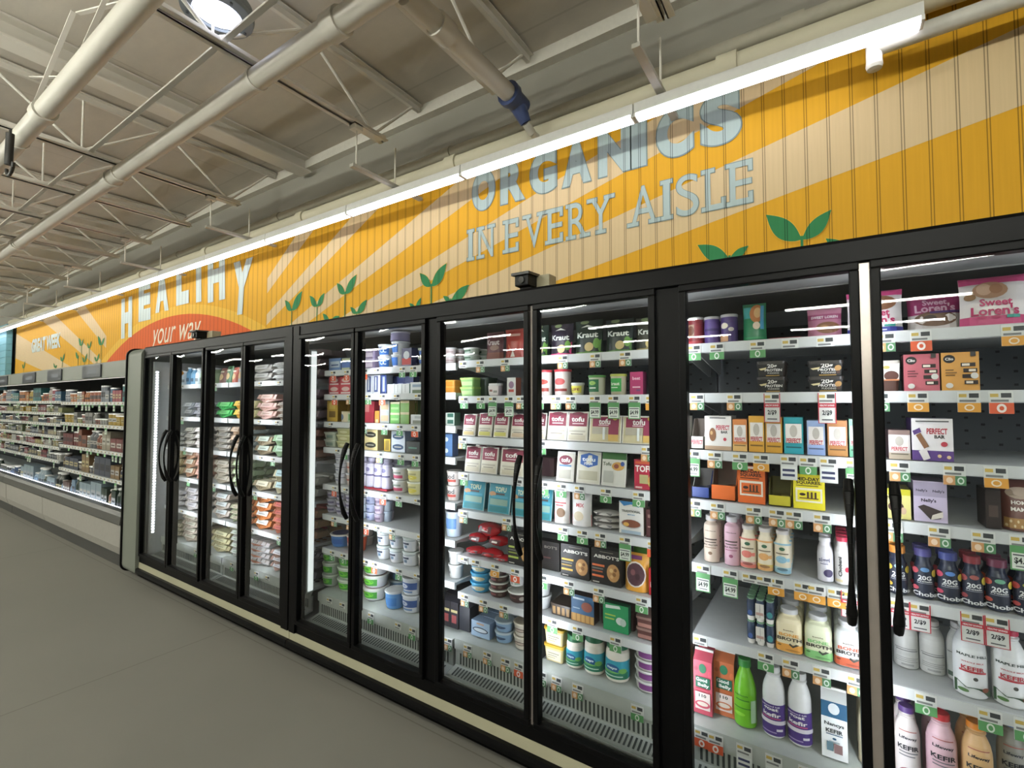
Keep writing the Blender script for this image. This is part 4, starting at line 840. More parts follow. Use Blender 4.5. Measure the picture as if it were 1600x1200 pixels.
P(3, 2, 'box', 'snack_bar_box', 'box', 'white snack bar carton with cookie bar picture', 1101, 1144, 650, c='ddd8d0', ops=pb() + [e_(.3, .45, .13, .2, '8a5a34'), e_(.26, .5, .05, .06, 'c89a60'), r_(0, 0, 1, .12, 'b89878'), e_(.76, .32, .06, .05, 'c43a4a'), r_(.2, .93, .8, .96, '5a5a5a')], depth=.12)
def bars(top, body, low): return [r_(0, .84, 1, 1, top), r_(.08, .3, .92, .82, 'e4ded6'), e_(.5, .62, .2, .17, 'b8b0a4'), t_('PERFECT', .5, .36, .74, 'c43a4a', .13), r_(0, 0, 1, .22, low), r_(.1, .16, .9, .2, darker(low, .6))]
for a, b, t, c, l, nm in ((1145, 1168, 655, 'd8803c', 'e0b060', 'orange-topped bar carton'), (1170, 1195, 650, 'e0a22c', 'd89a28', 'yellow bar carton with white window'), (1196, 1223, 652, 'd89a28', 'cf9422', 'darker yellow bar carton with white window'), (1225, 1256, 652, '1f9aa4', '1fa0b0', 'teal bar carton'), (1261, 1290, 657, '9ab4e0', '8aa4d8', 'light blue bar carton'), (1293, 1325, 657, 'b87a44', 'c08440', 'tan and brown bar carton'), (1327, 1350, 655, '7cc49a', '6ab890', 'mint green bar carton')):
    P(3, 2, 'box', 'snack_bar_box', 'box', nm, a, b, t, c=c, side=darker(c, .7), ops=bars(c, c, l), depth=.12)
P(3, 2, 'box', 'snack_bar_box', 'box', 'white bar carton with brown foot', 1388, 1423, 672, c='cfc8c4', side='5a4048', ops=bars('8a7068', 'cfc8c4', 'b8a890'), depth=.12)
P(3, 2, 'box', 'snack_bar_box', 'box', 'white and purple snack bar carton', 1424, 1491, 654, c='e0dbda', side='4a3468', ops=[r_(0, 0, 1, .24, '5c3c84')] + pb(.62, .7, .5) + [('p', [(.1, .6), (.22, .66), (.42, .34), (.3, .28)], '8a5c3a'), ('p', [(.02, .7), (.2, .78), (.24, .68), (.06, .6)], '5c3c84'), ('p', [(.16, .22), (.34, .3), (.44, .06), (.28, .0)], 'd8d0cc'), e_(.78, .4, .08, .06, 'c43a4a'), e_(.66, .12, .05, .04, 'd8b888'), e_(.88, .1, .05, .04, 'd8b888'), r_(.1, .92, .9, .95, '5a5a5a')], depth=.12)
P(3, 3, 'tray', 'open_display_box', 'box', 'blue open display box, nearly empty', 1079, 1108, 738, c='26408c', inner='77746e', depth=.14)
P(3, 3, 'tray', 'open_display_box', 'box', 'orange open display box, nearly empty', 1109, 1149, 726, c='e0641c', inner='857468', depth=.14)
ms = lambda c: [t_('MID-DAY', .48, .86, .72, '2a1a10', .1), t_('SQUARES.', .5, .75, .8, '2a1a10', .1), r_(.1, .655, .8, .68, darker(c, .4)), r_(.08, .2, .92, .6, 'e8e0cc'), r_(.14, .25, .86, .54, c), e_(.3, .42, .1, .04, '3a2018'), r_(.2, .3, .8, .33, '6a4a20')] + [r_(.44 + .12 * i, .32, .5 + .12 * i, .5, '4a2c1c') for i in range(3)]
P(3, 3, 'box', 'snack_square_box', 'box', 'closed orange snack square carton', 1151, 1195, 728, c='e8641c', side='8a2c14', ops=ms('e8641c') + [r_(0, .93, 1, .99, 'e0d0c0')], depth=.12)
P(3, 3, 'tray', 'open_display_box', 'box', 'yellow open display box, nearly empty', 1198, 1235, 752, c='c8bc20', inner='6e6a30', depth=.14)
P(3, 3, 'box', 'snack_square_box', 'box', 'closed bright yellow snack square carton', 1237, 1288, 741, c='ecdc1c', side='8c8414', ops=ms('ecdc1c'), depth=.12)
P(3, 3, 'box', 'chocolate_bar_box', 'box', 'yellow chocolate bar carton behind the handle', 1381, 1421, 764, c='d8d07a', side='6a642c', ops=[r_(0, .8, 1, 1, 'c8c020'), t_("Nelly's", .35, .68, .6, '4a3c2c'), e_(.4, .4, .32, .18, '4a2a20'), e_(.7, .28, .12, .12, 'c8a888')], depth=.12)
P(3, 3, 'box', 'chocolate_bar_box', 'box', 'lilac chocolate bar carton', 1424, 1478, 752, c='c3b6cf', side='6c6478', ops=[r_(0, .62, 1, .98, 'a79cb4'), t_("Nelly's", .25, .76, .34, '4a4252'), t_("Nelly's", .75, .76, .34, '4a4252'), t_("Nelly's", .45, .52, .45, '3a3240'), ('p', [(.12, .36), (.3, .42), (.86, .28), (.8, .1), (.5, .06)], '3c302e'), ('p', [(.5, .06), (.86, .14), (.86, .28), (.55, .18)], 'd8cfc0')], depth=.12)
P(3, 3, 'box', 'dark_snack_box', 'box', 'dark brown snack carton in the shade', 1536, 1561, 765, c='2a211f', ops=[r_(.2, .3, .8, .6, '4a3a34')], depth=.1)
P(3, 3, 'pouch', 'granola_bag', 'bag', 'brown granola bag with seeds along the foot', 1563, 1625, 752, c='6a4038', ops=[e_(.5, .75, .4, .12, 'a08a78'), t_('HOME', .48, .56, .5, 'e0d8cc'), t_('MAMA', .48, .43, .55, 'e0d8cc'), r_(.05, .05, .95, .25, 'a87c40')] + [e_(.1 + .09 * i, .1 + .09 * (i % 2), .03, .03, 'd8c090') for i in range(10)], depth=.08)
# tall bottles on the fifth shelf
def dr(c1, c2): return [t_('milkadamia', .5, .9, .6, '6a5a50', .03), r_(.15, .62, .85, .66, '5a4a44'), r_(.2, .54, .8, .57, '5a4a44'), t_('MILK PROTEIN', .5, .47, .75, '4a3a36', .05), r_(.2, .38, .8, .4, c2), e_(.5, .22, .1, .05, c2)]
P(3, 4, 'bottle', 'milk_drink_bottle', 'bottle', 'beige milk drink bottle with white cap', 1095, 1120, 806, shape='straight', c='dcc8b4', cap='d8d4d4', ops=dr(0, '8a6a50'), band=(.05, .75), rows=3)
P(3, 4, 'bottle', 'milk_drink_bottle', 'bottle', 'pink milk drink bottle with white cap', 1127, 1152, 808, shape='straight', c='dcb0c0', cap='dedae0', ops=dr(0, 'a05070'), band=(.05, .75), rows=3)
for a, b, t, c1, c2, nm in ((1152, 1178, 822, 'e87a6a', 'd8a8a0', 'cream probiotic bottle with red foot'), (1178.5, 1204, 826, 'e8a860', 'e0c060', 'cream probiotic bottle with orange foot'), (1205, 1232, 830, '8cc0d8', 'a8d0dc', 'cream probiotic bottle with blue foot')):
    P(3, 4, 'bottle', 'probiotic_bottle', 'bottle', nm, a, b, t, shape='drink', c='e8dcc0', cap='d8d0cc', ops=[r_(0, 0, 1, .12, c1), r_(0, .12, 1, .2, c2), e_(.45, .46, .28, .12, c1), r_(.72, .4, .88, .52, c1), r_(.2, .64, .8, .68, '7a6a50'), e_(.5, .82, .13, .06, '3a6a4c'), e_(.5, .14, .25, .05, darker(c1, .7)), r_(0, .95, 1, 1., c1)], band=(.03, .72), rows=4)
P(3, 4, 'bottle', 'yogurt_drink_bottle', 'bottle', 'white yogurt drink bottle with grape print', 1272, 1298, 841, shape='drink', c='d8d6dc', cap='cfcdd0', ops=[t_('siggi', .45, .68, .6, '6a6a84'), r_(.25, .55, .65, .58, '6a6a84'), e_(.65, .25, .24, .14, '3a3058')], band=(.05, .7), rows=2)
for a, b, t, nm in ((1299, 1324, 840, 'white yogurt drink bottle with raspberry cap'), (1333, 1358, 848, 'white yogurt drink bottle with raspberry cap, behind the handle')):
    P(3, 4, 'bottle', 'yogurt_drink_bottle', 'bottle', nm, a, b, t, shape='drink', c='dcdad8', cap='c02a48', ops=[('t', 'Chobani', .38, .5, .62, '2c2c30', .2, 1), e_(.75, .42, .13, .08, 'c83048'), r_(.1, .02, .5, .1, 'd8c89a')], band=(.05, .72), rows=4)
def cho(c1, c2): return [r_(0, 0, 1, 1, '1c2438'), t_('20G', .5, .63, .5, 'd8dad8'), t_('Protein', .5, .52, .55, 'd8dad8', .05), r_(.2, .45, .8, .47, '8a8e98'), e_(.12, .85, .16, .1, c1), e_(.88, .8, .14, .12, 'c8b830'), e_(.5, .9, .15, .07, c2), e_(.15, .3, .14, .07, c1), t_('Chobani', .6, .12, 1.1, 'd4d6d6', .14)]
for a, b, t, cp, c1, c2, nm in ((1383, 1413, 853, 'd8862a', 'd8b030', '8ab0c0', 'orange-capped'), (1423, 1454, 858, '4a4684', 'c04a58', '5a88b8', 'violet-capped'), (1460, 1495, 864, '3c4688', 'c8405c', '4a7ac0', 'blue-capped'), (1498, 1531, 869, '8c3038', '9c3c40', 'a05048', 'dull red-capped'), (1535, 1573, 875, '6c2c44', 'b84430', '60a080', 'plum-capped'), (1578, 1616, 881, '5c2c50', 'b83c38', 'a8a838', 'dark violet-capped')):
    P(3, 4, 'bottle', 'protein_drink_bottle', 'bottle', nm + ' navy protein drink bottle', a, b, t, shape='chob', c='20283c', cap=cp, ops=cho(c1, c2), lc='1c2438', band=(.04, .66), rows=2, span=2.6)
# sixth shelf
P(3, 5, 'cups', 'drink_cup_pack', 'cups', 'wrapped dark blue yogurt drinks', 1160, 1205, 936, stack=2, depth=.05, rows=3, ops=[r_(.34, .15, .64, .8, 'cfcdc4'), r_(.36, .3, .62, .42, 'b08a80'), e_(.15, .35, .08, .12, '3a5a9c'), e_(.84, .4, .1, .14, '3a8a90')])
for a, b, t, c, c2, tx, nm in ((1205, 1247, 954, 'e6d9b0', 'e39a38', 'BROTH', 'cream broth bottle with orange foot'), (1249, 1293, 964, 'dde0bc', '7cc070', 'BROTH', 'pale green broth bottle'), (1295, 1341, 973, 'd8dbd8', 'd8603c', 'BROTH', 'white broth bottle with red-orange foot')):
    P(3, 5, 'bottle', 'broth_bottle', 'bottle', nm, a, b, t, shape='square', c=c, cap='c9cacc', ops=[r_(0, 0, 1, .3, c2), t_('BONE', .5, .66, .55, c2, .12), t_(tx, .52, .5, .66, '2c2420', .13), t_('kettle', .5, .84, .3, '6a5a44', .05), ('p', [(.5, .3), (.62, .2), (.78, .34), (.7, .36), (.62, .28), (.54, .36)], '3c3c34'), e_(.25, .24, .05, .03, darker(c2, .6)), e_(.6, .1, .2, .03, darker(c2, .8))], band=(.03, .64), rows=3, sq=5)
P(3, 5, 'bottle', 'milk_bottle', 'bottle', 'plain white milk bottle beside the door edge', 1341, 1376, 985, shape='milk', c='d6d8dc', cap='c8c8cc', ops=[t_('a2', .3, .6, .3, '34489c')], rows=2)
nf = [r_(.1, .55, .9, .58, '6a6a6a'), r_(.15, .4, .6, .5, 'b8b8b4'), r_(.1, .3, .9, .32, '8a8a88'), r_(.1, .24, .8, .26, '8a8a88'), r_(.1, .18, .85, .2, '8a8a88'), r_(.3, .05, .7, .12, '9a9a98'), r_(.1, .64, .8, .66, '6a6a6a')]
P(3, 5, 'bottle', 'kefir_bottle', 'bottle', 'white kefir bottle turned back to front', 1388, 1469, 968, n=2, shape='milk', c='bfbfba', cap='b8b4ae', ops=nf, rows=1, yf=.30, band=(.05, .6))
P(3, 5, 'bottle', 'kefir_bottle', 'bottle', 'white kefir bottle half hidden behind another', 1470, 1510, 975, shape='milk', c='b8b8b2', cap='b0aca8', ops=[t_('MAPLE HILL', .4, .8, .8, '4a4c4a', .04), r_(0, 0, 1, .15, '3c5040')], yf=.29)
mk = [t_('MAPLE HILL', .5, .86, .86, '3a4640', .055), t_('WHOLE MILK', .5, .72, .6, 'b84a50', .03), t_('KEFIR', .5, .59, .6, 'b8303a', .09), r_(.15, .5, .85, .54, 'b8303a'), e_(.55, .38, .06, .04, '4a4a44'), ('p', [(0, 0), (1, 0), (1, .14), (.6, .2), (.3, .17), (0, .28)], '35563a'), e_(.8, .17, .1, .05, '8a4a34'), e_(.25, .1, .14, .04, '4f7a3c')]
P(3, 5, 'bottle', 'kefir_bottle', 'bottle', 'white kefir bottle with pale cap and red title', 1480, 1536, 974, shape='milk', c='dadcdc', cap='d8d6d2', ops=mk, band=(.04, .66), span=2.2)
P(3, 5, 'bottle', 'kefir_bottle', 'bottle', 'white kefir bottle with raspberry cap', 1540, 1598, 986, shape='milk', c='dadcdc', cap='c8284c', ops=mk, band=(.04, .66), span=2.2)
P(3, 5, 'bottle', 'kefir_bottle', 'bottle', 'white kefir bottle cut off by the picture edge', 1601, 1655, 990, shape='milk', c='d2d0c8', cap='c8c4ba', ops=nf)
# lowest shelf
gb = lambda c: [r_(0, .0, 1, .1, c), e_(.5, .86, .2, .09, '1f7a50'), e_(.15, .84, .1, .04, darker(c, .85)), e_(.88, .78, .1, .06, darker(c, 1.1)), r_(.12, .5, .9, .7, '1c6a4c'), t_('Good', .45, .65, .6, 'e6e8e0', .07), t_('Belly', .55, .55, .6, 'e6e8e0', .08), r_(.1, .44, .8, .48, c), r_(.1, .1, .9, .42, 'e2d0c8'), t_('110', .5, .36, .4, '2a3a34', .06), e_(.5, .2, .4, .07, c), e_(.5, .21, .3, .04, 'dfd0c0')]
P(3, 6, 'gable', 'juice_carton', 'carton', 'pink and red juice carton with green circle', 1078, 1107, 1018, c='cf4c60', side='8c3040', ops=gb('cf4c60'), rows=2, depth=.075)
P(3, 6, 'gable', 'juice_carton', 'carton', 'orange juice carton with green circle', 1109, 1141, 1020, c='cf6c3c', side='8a4424', ops=gb('cf6c3c'), rows=1, depth=.08, yf=.235)
P(3, 6, 'bottle', 'juice_bottle', 'bottle', 'bright lime green shot bottle', 1137, 1173, 1033, shape='soda', c='6cc01c', cap='2c8a34', ops=[t_('lemon', .4, .8, .5, '2c7a1c', .05), r_(.2, .66, .7, .69, '2c7a1c'), r_(.1, .45, .8, .48, '3c8a1c'), r_(.75, .1, .98, .7, 'a8d0a0'), e_(.35, .3, .2, .05, '8cdc30')], band=(.04, .6))
gk = [r_(0, 0, 1, .8, '4a3080'), t_('goat', .42, .66, .5, 'e8e6e4', .1), t_('kefir', .45, .53, .6, 'e8e6e4', .1), r_(.1, .43, .75, .46, 'c04a7a'), r_(0, .3, 1, .4, 'd8d4dc'), r_(.1, .08, .6, .11, 'a090c0'), r_(.6, .14, .8, .2, 'd8d4dc'), t_("redwood hill", .4, .76, .6, 'd0c8e0', .04)]
P(3, 6, 'bottle', 'goat_kefir_bottle', 'bottle', 'white kefir bottle with purple goat label', 1180, 1260, 1049, n=2, shape='milk', c='dfe0de', cap='e4e4e2', ops=gk, lc=None, band=(.04, .6), gap=.9, span=2.6)
P(3, 6, 'gable', 'kefir_carton', 'carton', 'white kefir carton with dark blue top', 1272, 1313, 1080, c='dfe2e0', side='b8bcb8', ops=[r_(0, .72, 1, 1, '20587c'), e_(.5, .88, .22, .1, 'ccd2d4'), t_('Nancys', .5, .6, .76, '2c3438', .08), t_('KEFIR', .5, .49, .66, '2c3438', .07), r_(.18, .42, .82, .435, '20587c'), e_(.5, .36, .08, .02, '20587c'), r_(.2, .14, .45, .3, '5a7a88'), r_(.48, .12, .8, .28, '8a6a6a'), r_(.3, .3, .7, .32, '8a9aa0')], depth=.08)
lw_ = lambda c: [t_('Lifeway', .5, .82, .6, '2c3038', .07), t_('KEFIR', .5, .64, .7, '20222a', .09), r_(.2, .54, .8, .56, '6a6a70'), r_(.2, .48, .7, .5, '6a6a70'), r_(.2, .95, .8, .965, 'b05a50'), e_(.5, .15, .3, .12, c)]
for a, b, t, c, cp, c2, nm in ((1328, 1382, 1092, 'e2d4b0', '2a6ad8', '5aa0c0', 'cream kefir bottle with bright blue cap'), (1384, 1426, 1106, 'd8cfcc', '5a3a80', 'a04050', 'white kefir bottle with purple cap'), (1433, 1484, 1118, 'dfb6c0', 'd8343c', 'c05070', 'pink kefir bottle with red cap'), (1487, 1539, 1132, 'e2b478', 'e8861c', 'd08030', 'peach kefir bottle with orange cap')):
    P(3, 6, 'bottle', 'kefir_bottle', 'bottle', nm, a, b, t, shape='milk', c=c, cap=cp, ops=lw_(c2), band=(.04, .74), rows=2)
P(3, 6, 'bottle', 'kefir_bottle', 'bottle', 'grey kefir bottle with blue cap set back', 1542, 1590, 1126, shape='milk', c='8c8a80', cap='3a6ab0', ops=lw_('6a7a88'), band=(.04, .74), yf=.27)
P(3, 6, 'bottle', 'kefir_bottle', 'bottle', 'tan kefir bottle at the picture edge', 1594, 1650, 1150, shape='milk', c='cfc0a8', cap='d8a020', ops=lw_('c08030'), band=(.04, .74), yf=.27)
# ---- bay 2, seventh and eighth doors
cup = lambda c: [r_(0, .2, 1, .5, c), t_('oat', .5, .7, .5, '5a5a5a')]
P(2, 0, 'tub', 'yogurt_cup', 'cup', 'pale green and white yogurt cup', 718, 740, 543, stack=2, c='c0cdbd', lid='d8dcd8', ops=[r_(.2, .4, .7, .8, '5a7a60'), r_(0, .02, 1, .18, '8fb0a0')], rows=3)
P(2, 0, 'pouch', 'kimchi_pouch', 'bag', 'dark wine-red pickle pouch with white script', 755, 783, 518, c='5c2c30', ops=[t_('Kraut', .48, .62, .75, 'c8b8b4', .2), r_(0, .0, 1, .25, '7a4030'), e_(.6, .42, .25, .1, '8a6a5c')], depth=.06)
P(2, 0, 'pouch', 'kimchi_pouch', 'bag', 'bright red pickle pouch', 785, 818, 513, c='a83228', ops=[r_(.2, .75, .8, .83, 'd0a090'), ('p', [(.05, .05), (.25, .5), (.4, .3), (.3, .05)], 'd8764c'), ('p', [(.4, .05), (.5, .28), (.62, .05)], 'd8c4b8'), r_(0, .9, 1, 1, 'b8483c')], depth=.06)
kr = lambda bg, c2: [t_('Kraut', .5, .56, .78, 'd4d8cc', .17), ('p', [(.25, .78), (.5, .86), (.75, .78), (.5, .8)], 'c8ccbc'), e_(.38, .94, .16, .06, '7a8a5a'), r_(0, 0, 1, .06, c2), ('p', [(.45, .04), (.95, .04), (.98, .42), (.75, .3), (.55, .3)], c2), e_(.6, .2, .16, .13, 'c8b070'), e_(.85, .3, .1, .15, '6aa03c')]
for a, b, t, bg, c2, nm in ((836, 853, 507, '1c3026', '5a8a30', 'dark green sauerkraut pouch by the door edge'), (856, 893, 505, '2c2434', 'c8326c', 'magenta and navy sauerkraut pouch'), (895, 940, 499, '1a2c20', '5c8a34', 'dark green sauerkraut pouch with plain white script'), (943, 989, 497, '16241c', '4c7c30', 'dark green sauerkraut pouch in deeper shade'), (991, 1036, 494, '3c3c30', '9a8a50', 'olive sauerkraut pouch next to the wide post')):  # the deeper-shade pouch has its shade put into darker greens
    P(2, 0, 'pouch', 'sauerkraut_pouch', 'bag', nm, a, b, t, c=bg, ops=kr(bg, c2), depth=.07)
P(2, 1, 'rtub', 'dip_tub', 'tub', 'green-lidded dip tub', 717, 740, 590, stack=2, c='7fb05c', lid='9cc85a', ops=[r_(.1, .2, .9, .7, 'a8cc7c')], depth=.1, rows=2)
P(2, 1, 'rtub', 'olive_tub', 'tub', 'dark green tub set back', 747, 762, 590, c='2c3c30', lid='34483a', depth=.1, yf=.26)
P(2, 1, 'rtub', 'dip_tub', 'tub', 'clear tub with white checked label', 762, 779, 599, c='a89c9c', lid='c8c8c4', ops=[r_(0, .1, 1, .95, 'cfc6c0'), r_(.1, .4, .4, .6, '8a5a50'), r_(.5, .3, .9, .5, '8a8a80')])
P(2, 1, 'box', 'salsa_pack', 'packet', 'narrow white pack with red side', 792, 806, 590, c='c9c8c0', side='6c3c2c', ops=[e_(.5, .6, .3, .2, '8a6a80'), r_(.2, .2, .8, .35, 'c04a40')])
P(2, 1, 'tub', 'kimchi_jar', 'tub', 'tall white tub with raspberry-red lid', 838, 858, 578, c='d8d0c8', lid='c43440', taper=.94, ops=[e_(.5, .6, .35, .15, 'c84a3c'), r_(.1, .05, .9, .25, 'a03c30')])
P(2, 1, 'tub', 'kimchi_jar', 'tub', 'tall tub with bright red lid', 861, 887, 577, c='d0c4bc', lid='c82c3c', taper=.94, ops=[e_(.5, .6, .3, .2, 'c04a48'), r_(.1, .05, .9, .2, '8a3028')])
P(2, 1, 'tub', 'sauce_tub', 'tub', 'short tub with yellow printed label', 889, 909, 598, c='c9c4a4', lid='c9cbc4', lc=None, ops=[r_(.05, .1, .95, .9, 'd8d040'), t_('LIFE', .5, .5, .6, '8a3a28', .3)])
P(2, 1, 'tub', 'pickle_jar', 'jar', 'green-labelled pickle jar', 915, 942, 586, c='b8b89c', lid='4c8a3c', taper=.92, ops=[r_(.08, .05, .75, .98, '1f6a3c'), e_(.4, .7, .2, .15, '8ab848'), r_(.2, .3, .6, .38, 'd8dcc8')])
P(2, 1, 'tub', 'pickle_jar', 'jar', 'pickle jar with brighter green label and yellow lid', 950, 976, 584, c='b0a888', lid='a8b040', taper=.92, ops=[r_(.1, .05, .8, .98, '2c9a3c'), t_('kraut', .45, .6, .5, 'd8e0c8'), r_(.2, .3, .6, .36, 'd8dcc8')])
P(2, 1, 'box', 'beet_pack', 'packet', 'magenta pack standing upright', 985, 1006, 581, c='b02460', side='6c1840', ops=[t_('beet', .5, .72, .6, 'e0a8b8'), r_(.2, .3, .8, .36, 'e0a8b8'), r_(.5, .15, .8, .24, '7a3a6c')], yf=.22)
P(2, 1, 'bottle', 'dressing_bottle', 'bottle', 'small bottle with pale cap by the wide post', 1017, 1030, 565, shape='drink', c='b09c70', cap='c8c0a8', ops=[r_(.1, .2, .9, .7, 'd0c8a8')])
tofu = lambda c='8c2440', e='c9bfa4': [r_(.06, .5, .94, .95, c), e_(.5, .93, .3, .06, darker(c, .8)), t_('tofu', .5, .74, .62, 'e4dcd4', .17), r_(.25, .57, .8, .61, 'd8b0b4'), r_(.1, .3, .9, .36, 'b8b0a0'), r_(.1, .05, .9, .2, e), r_(.2, .22, .8, .25, '8a8478')]
for a, b, t, e in ((722, 742, 647, 'c8b070'), (746, 768, 645, 'd0c860'), (770, 793, 645, 'd0c860'), (797, 822, 647, 'c8b090')):
    P(2, 2, 'pack', 'tofu_pack', 'tofu', 'maroon-labelled tofu pack, %s from left' % ords[[722, 746, 770, 797].index(a)], a, b, t, ops=tofu(e=e), depth=.04, rows=2)
P(2, 2, 'pack', 'tofu_pack', 'tofu', 'shaded maroon tofu pack by the door edge', 833, 852, 645, ops=tofu('6c2034'), depth=.04)  # maroon of the print darkened to stand for shade
P(2, 2, 'pack', 'tofu_pack', 'tofu', 'maroon and cream tofu pack', 854, 918, 643, n=2, ops=tofu(), depth=.04, rows=2)
P(2, 2, 'pack', 'tofu_pack', 'tofu', 'wide block tofu pack with maroon header', 919, 1027, 650, n=2, c='c9bd92', ops=[r_(.1, .58, .92, .95, '8c2044'), t_('tofu', .48, .78, .36, 'e4dcd4'), r_(.3, .62, .62, .66, 'd8b0b4'), r_(.62, .3, .92, .6, '8c2044'), r_(.1, .3, .6, .56, 'a8a08c'), r_(.62, .06, .92, .3, 'd0a850'), e_(.8, .9, .07, .07, 'c8a838'), r_(.45, .1, .52, .56, 'd8dcd8')], depth=.04, rows=2)
P(2, 3, 'pack', 'tofu_pack', 'tofu', 'slanted maroon tofu pack', 725, 776, 698, n=2, ops=tofu(), depth=.05, rows=2)
P(2, 3, 'pack', 'tofu_pack', 'tofu', 'slanted maroon tofu pack standing apart', 780, 818, 701, ops=tofu(), depth=.05)
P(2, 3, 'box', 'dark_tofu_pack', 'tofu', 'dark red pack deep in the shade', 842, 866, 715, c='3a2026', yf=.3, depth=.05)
P(2, 3, 'pack', 'tofu_pack', 'tofu', 'white tofu bag with small maroon badge', 868, 896, 706, c='cfcabc', ops=[e_(.5, .72, .38, .16, '7c2038'), t_('tofu', .5, .72, .5, 'e4dcd4'), r_(.15, .5, .85, .56, '5a88b0'), r_(.15, .1, .85, .4, 'a8a494')], depth=.04)
P(2, 3, 'pack', 'tofu_pack', 'tofu', 'tofu pack with blue badge', 899, 937, 706, c='cfccb8', ops=[('p', [(.15, .6), (.5, .5), (.88, .6), (.88, .88), (.5, .96), (.15, .88)], '1f58a8'), t_('tofu', .5, .76, .56, 'dce4ec', .13), t_('FIRM', .5, .62, .35, 'dce4ec', .08), r_(.1, .12, .9, .4, 'b0aa90')], depth=.04)
P(2, 3, 'pack', 'tofu_pack', 'tofu', 'tofu pack with green top and food picture', 938, 977, 708, c='cdccc0', ops=[r_(0, .8, 1, 1, '2c6a24'), t_('Tofu', .22, .66, .35, '3c4a30'), e_(.68, .6, .25, .13, 'c89038'), e_(.62, .6, .1, .07, '8a3c24'), e_(.86, .68, .08, .07, '2c4c9c'), r_(.1, .1, .5, .45, 'a8a89c')], depth=.04)
P(2, 3, 'box', 'tofu_box', 'box', 'red tofu carton with bold white title', 990, 1034, 719, c='b8203c', side='7c1830', ops=[r_(.05, .86, .6, .94, 'd85a30'), t_('TOFU', .38, .7, .68, 'e8e0d4', .22), r_(.2, .2, .52, .5, 'a8a068'), e_(.72, .32, .22, .2, 'c88840'), e_(.7, .2, .18, .12, 'c8b048'), r_(.05, .04, .3, .1, 'd8b0a8')], depth=.07)
bt = [r_(.04, .02, .96, .97, '2c8ca0'), t_('TOFU', .55, .78, .5, 'cfd8b0', .16), r_(.35, .6, .75, .66, '4a4444'), e_(.2, .62, .16, .08, 'b88a60'), r_(.1, .26, .9, .46, '7ca090'), r_(.2, .5, .9, .57, '3a9cb8'), r_(.1, .06, .9, .22, '1f7c84')]
P(2, 4, 'pack', 'smoked_tofu_pack', 'tofu', 'turquoise tofu pack', 722, 756, 750, c='3a98a8', ops=bt, film='9cc4c8', depth=.05, rows=2)
P(2, 4, 'pack', 'smoked_tofu_pack', 'tofu', 'turquoise tofu pack, middle one', 761, 796, 755, c='3a98a8', ops=bt, film='9cc4c8', depth=.05, rows=2)
P(2, 4, 'pack', 'smoked_tofu_pack', 'tofu', 'turquoise tofu pack behind the left handle', 798, 826, 760, c='3a98a8', ops=bt, film='9cc4c8', depth=.05, rows=2)
P(2, 4, 'pack', 'smoked_tofu_pack', 'tofu', 'turquoise tofu pack beside the red and white pouches', 836, 861, 764, c='3a98a8', ops=bt, film='9cc4c8', depth=.05, rows=2)
P(2, 4, 'pouch', 'tempeh_pouch', 'bag', 'white and red pouch with round brown patty', 862, 887, 768, c='dcd8d2', ops=[('p', [(0, 0), (1, 0), (1, .25), (0, .36)], 'c0242c'), r_(.12, .62, .85, .66, 'c04a50'), r_(.2, .54, .7, .58, 'c04a50'), e_(.55, .34, .28, .15, '7c5c40'), e_(.8, .12, .1, .05, 'd8d0c8')], depth=.05)
P(2, 4, 'pouch', 'tempeh_pouch', 'bag', 'white and red pouch with pale patty', 889, 921, 770, c='dedbd6', ops=[('p', [(0, 0), (1, 0), (1, .35), (.6, .22), (0, .3)], 'c0242c'), t_('MIX', .5, .62, .4, 'c04a50'), e_(.45, .3, .25, .14, 'c8b898'), e_(.25, .1, .1, .05, 'd8d0c8')], depth=.06)
P(2, 4, 'bag', 'meatless_bag', 'bag', 'white crumpled bag lying on its side', 921, 964, 800, c='bcb8b0', stack=3, depth=.1)
P(2, 4, 'box', 'chili_box', 'box', 'white and blue carton with bowl of chili', 966, 1005, 784, c='dad8d0', side='6c5c4c', ops=[('p', [(0, 1), (.2, .85), (.5, .92), (.8, .85), (1, 1)], '2c7cb8'), t_('TRADITIONAL', .5, .7, .78, '3c4438', .07), t_('SEITAN', .5, .6, .3, '3c88b8', .04), e_(.5, .32, .42, .14, 'b0aca4'), e_(.5, .33, .38, .12, '7c4028'), e_(.3, .3, .12, .06, 'd8a040'), r_(.1, .02, .9, .12, '9cb0c0')], depth=.06)
P(2, 4, 'box', 'dark_sausage_box', 'box', 'dark maroon carton beside the chili carton', 1008, 1034, 797, c='4a2226', ops=[r_(.1, .7, .9, .82, '8a6a60'), r_(.1, .35, .9, .4, 'a08478')], depth=.06)
k = 0
for a, b, t, ln in ((722, 752, 858, 0), (745, 778, 862, 0), (765, 795, 872, 0), (726, 755, 836, .055), (757, 788, 840, .055), (740, 775, 818, .095)):
    k += 1; P(2, 5, 'bag', 'sausage_bag', 'bag', 'glossy red twisted bag, %s of the pile' % ['front left', 'front middle', 'front right', 'upper left', 'upper right', 'topmost'][k - 1], a, b, t, c='b81c24', depth=.1, seed=k, lift=ln, yf=.19 + (.03 if ln else 0))
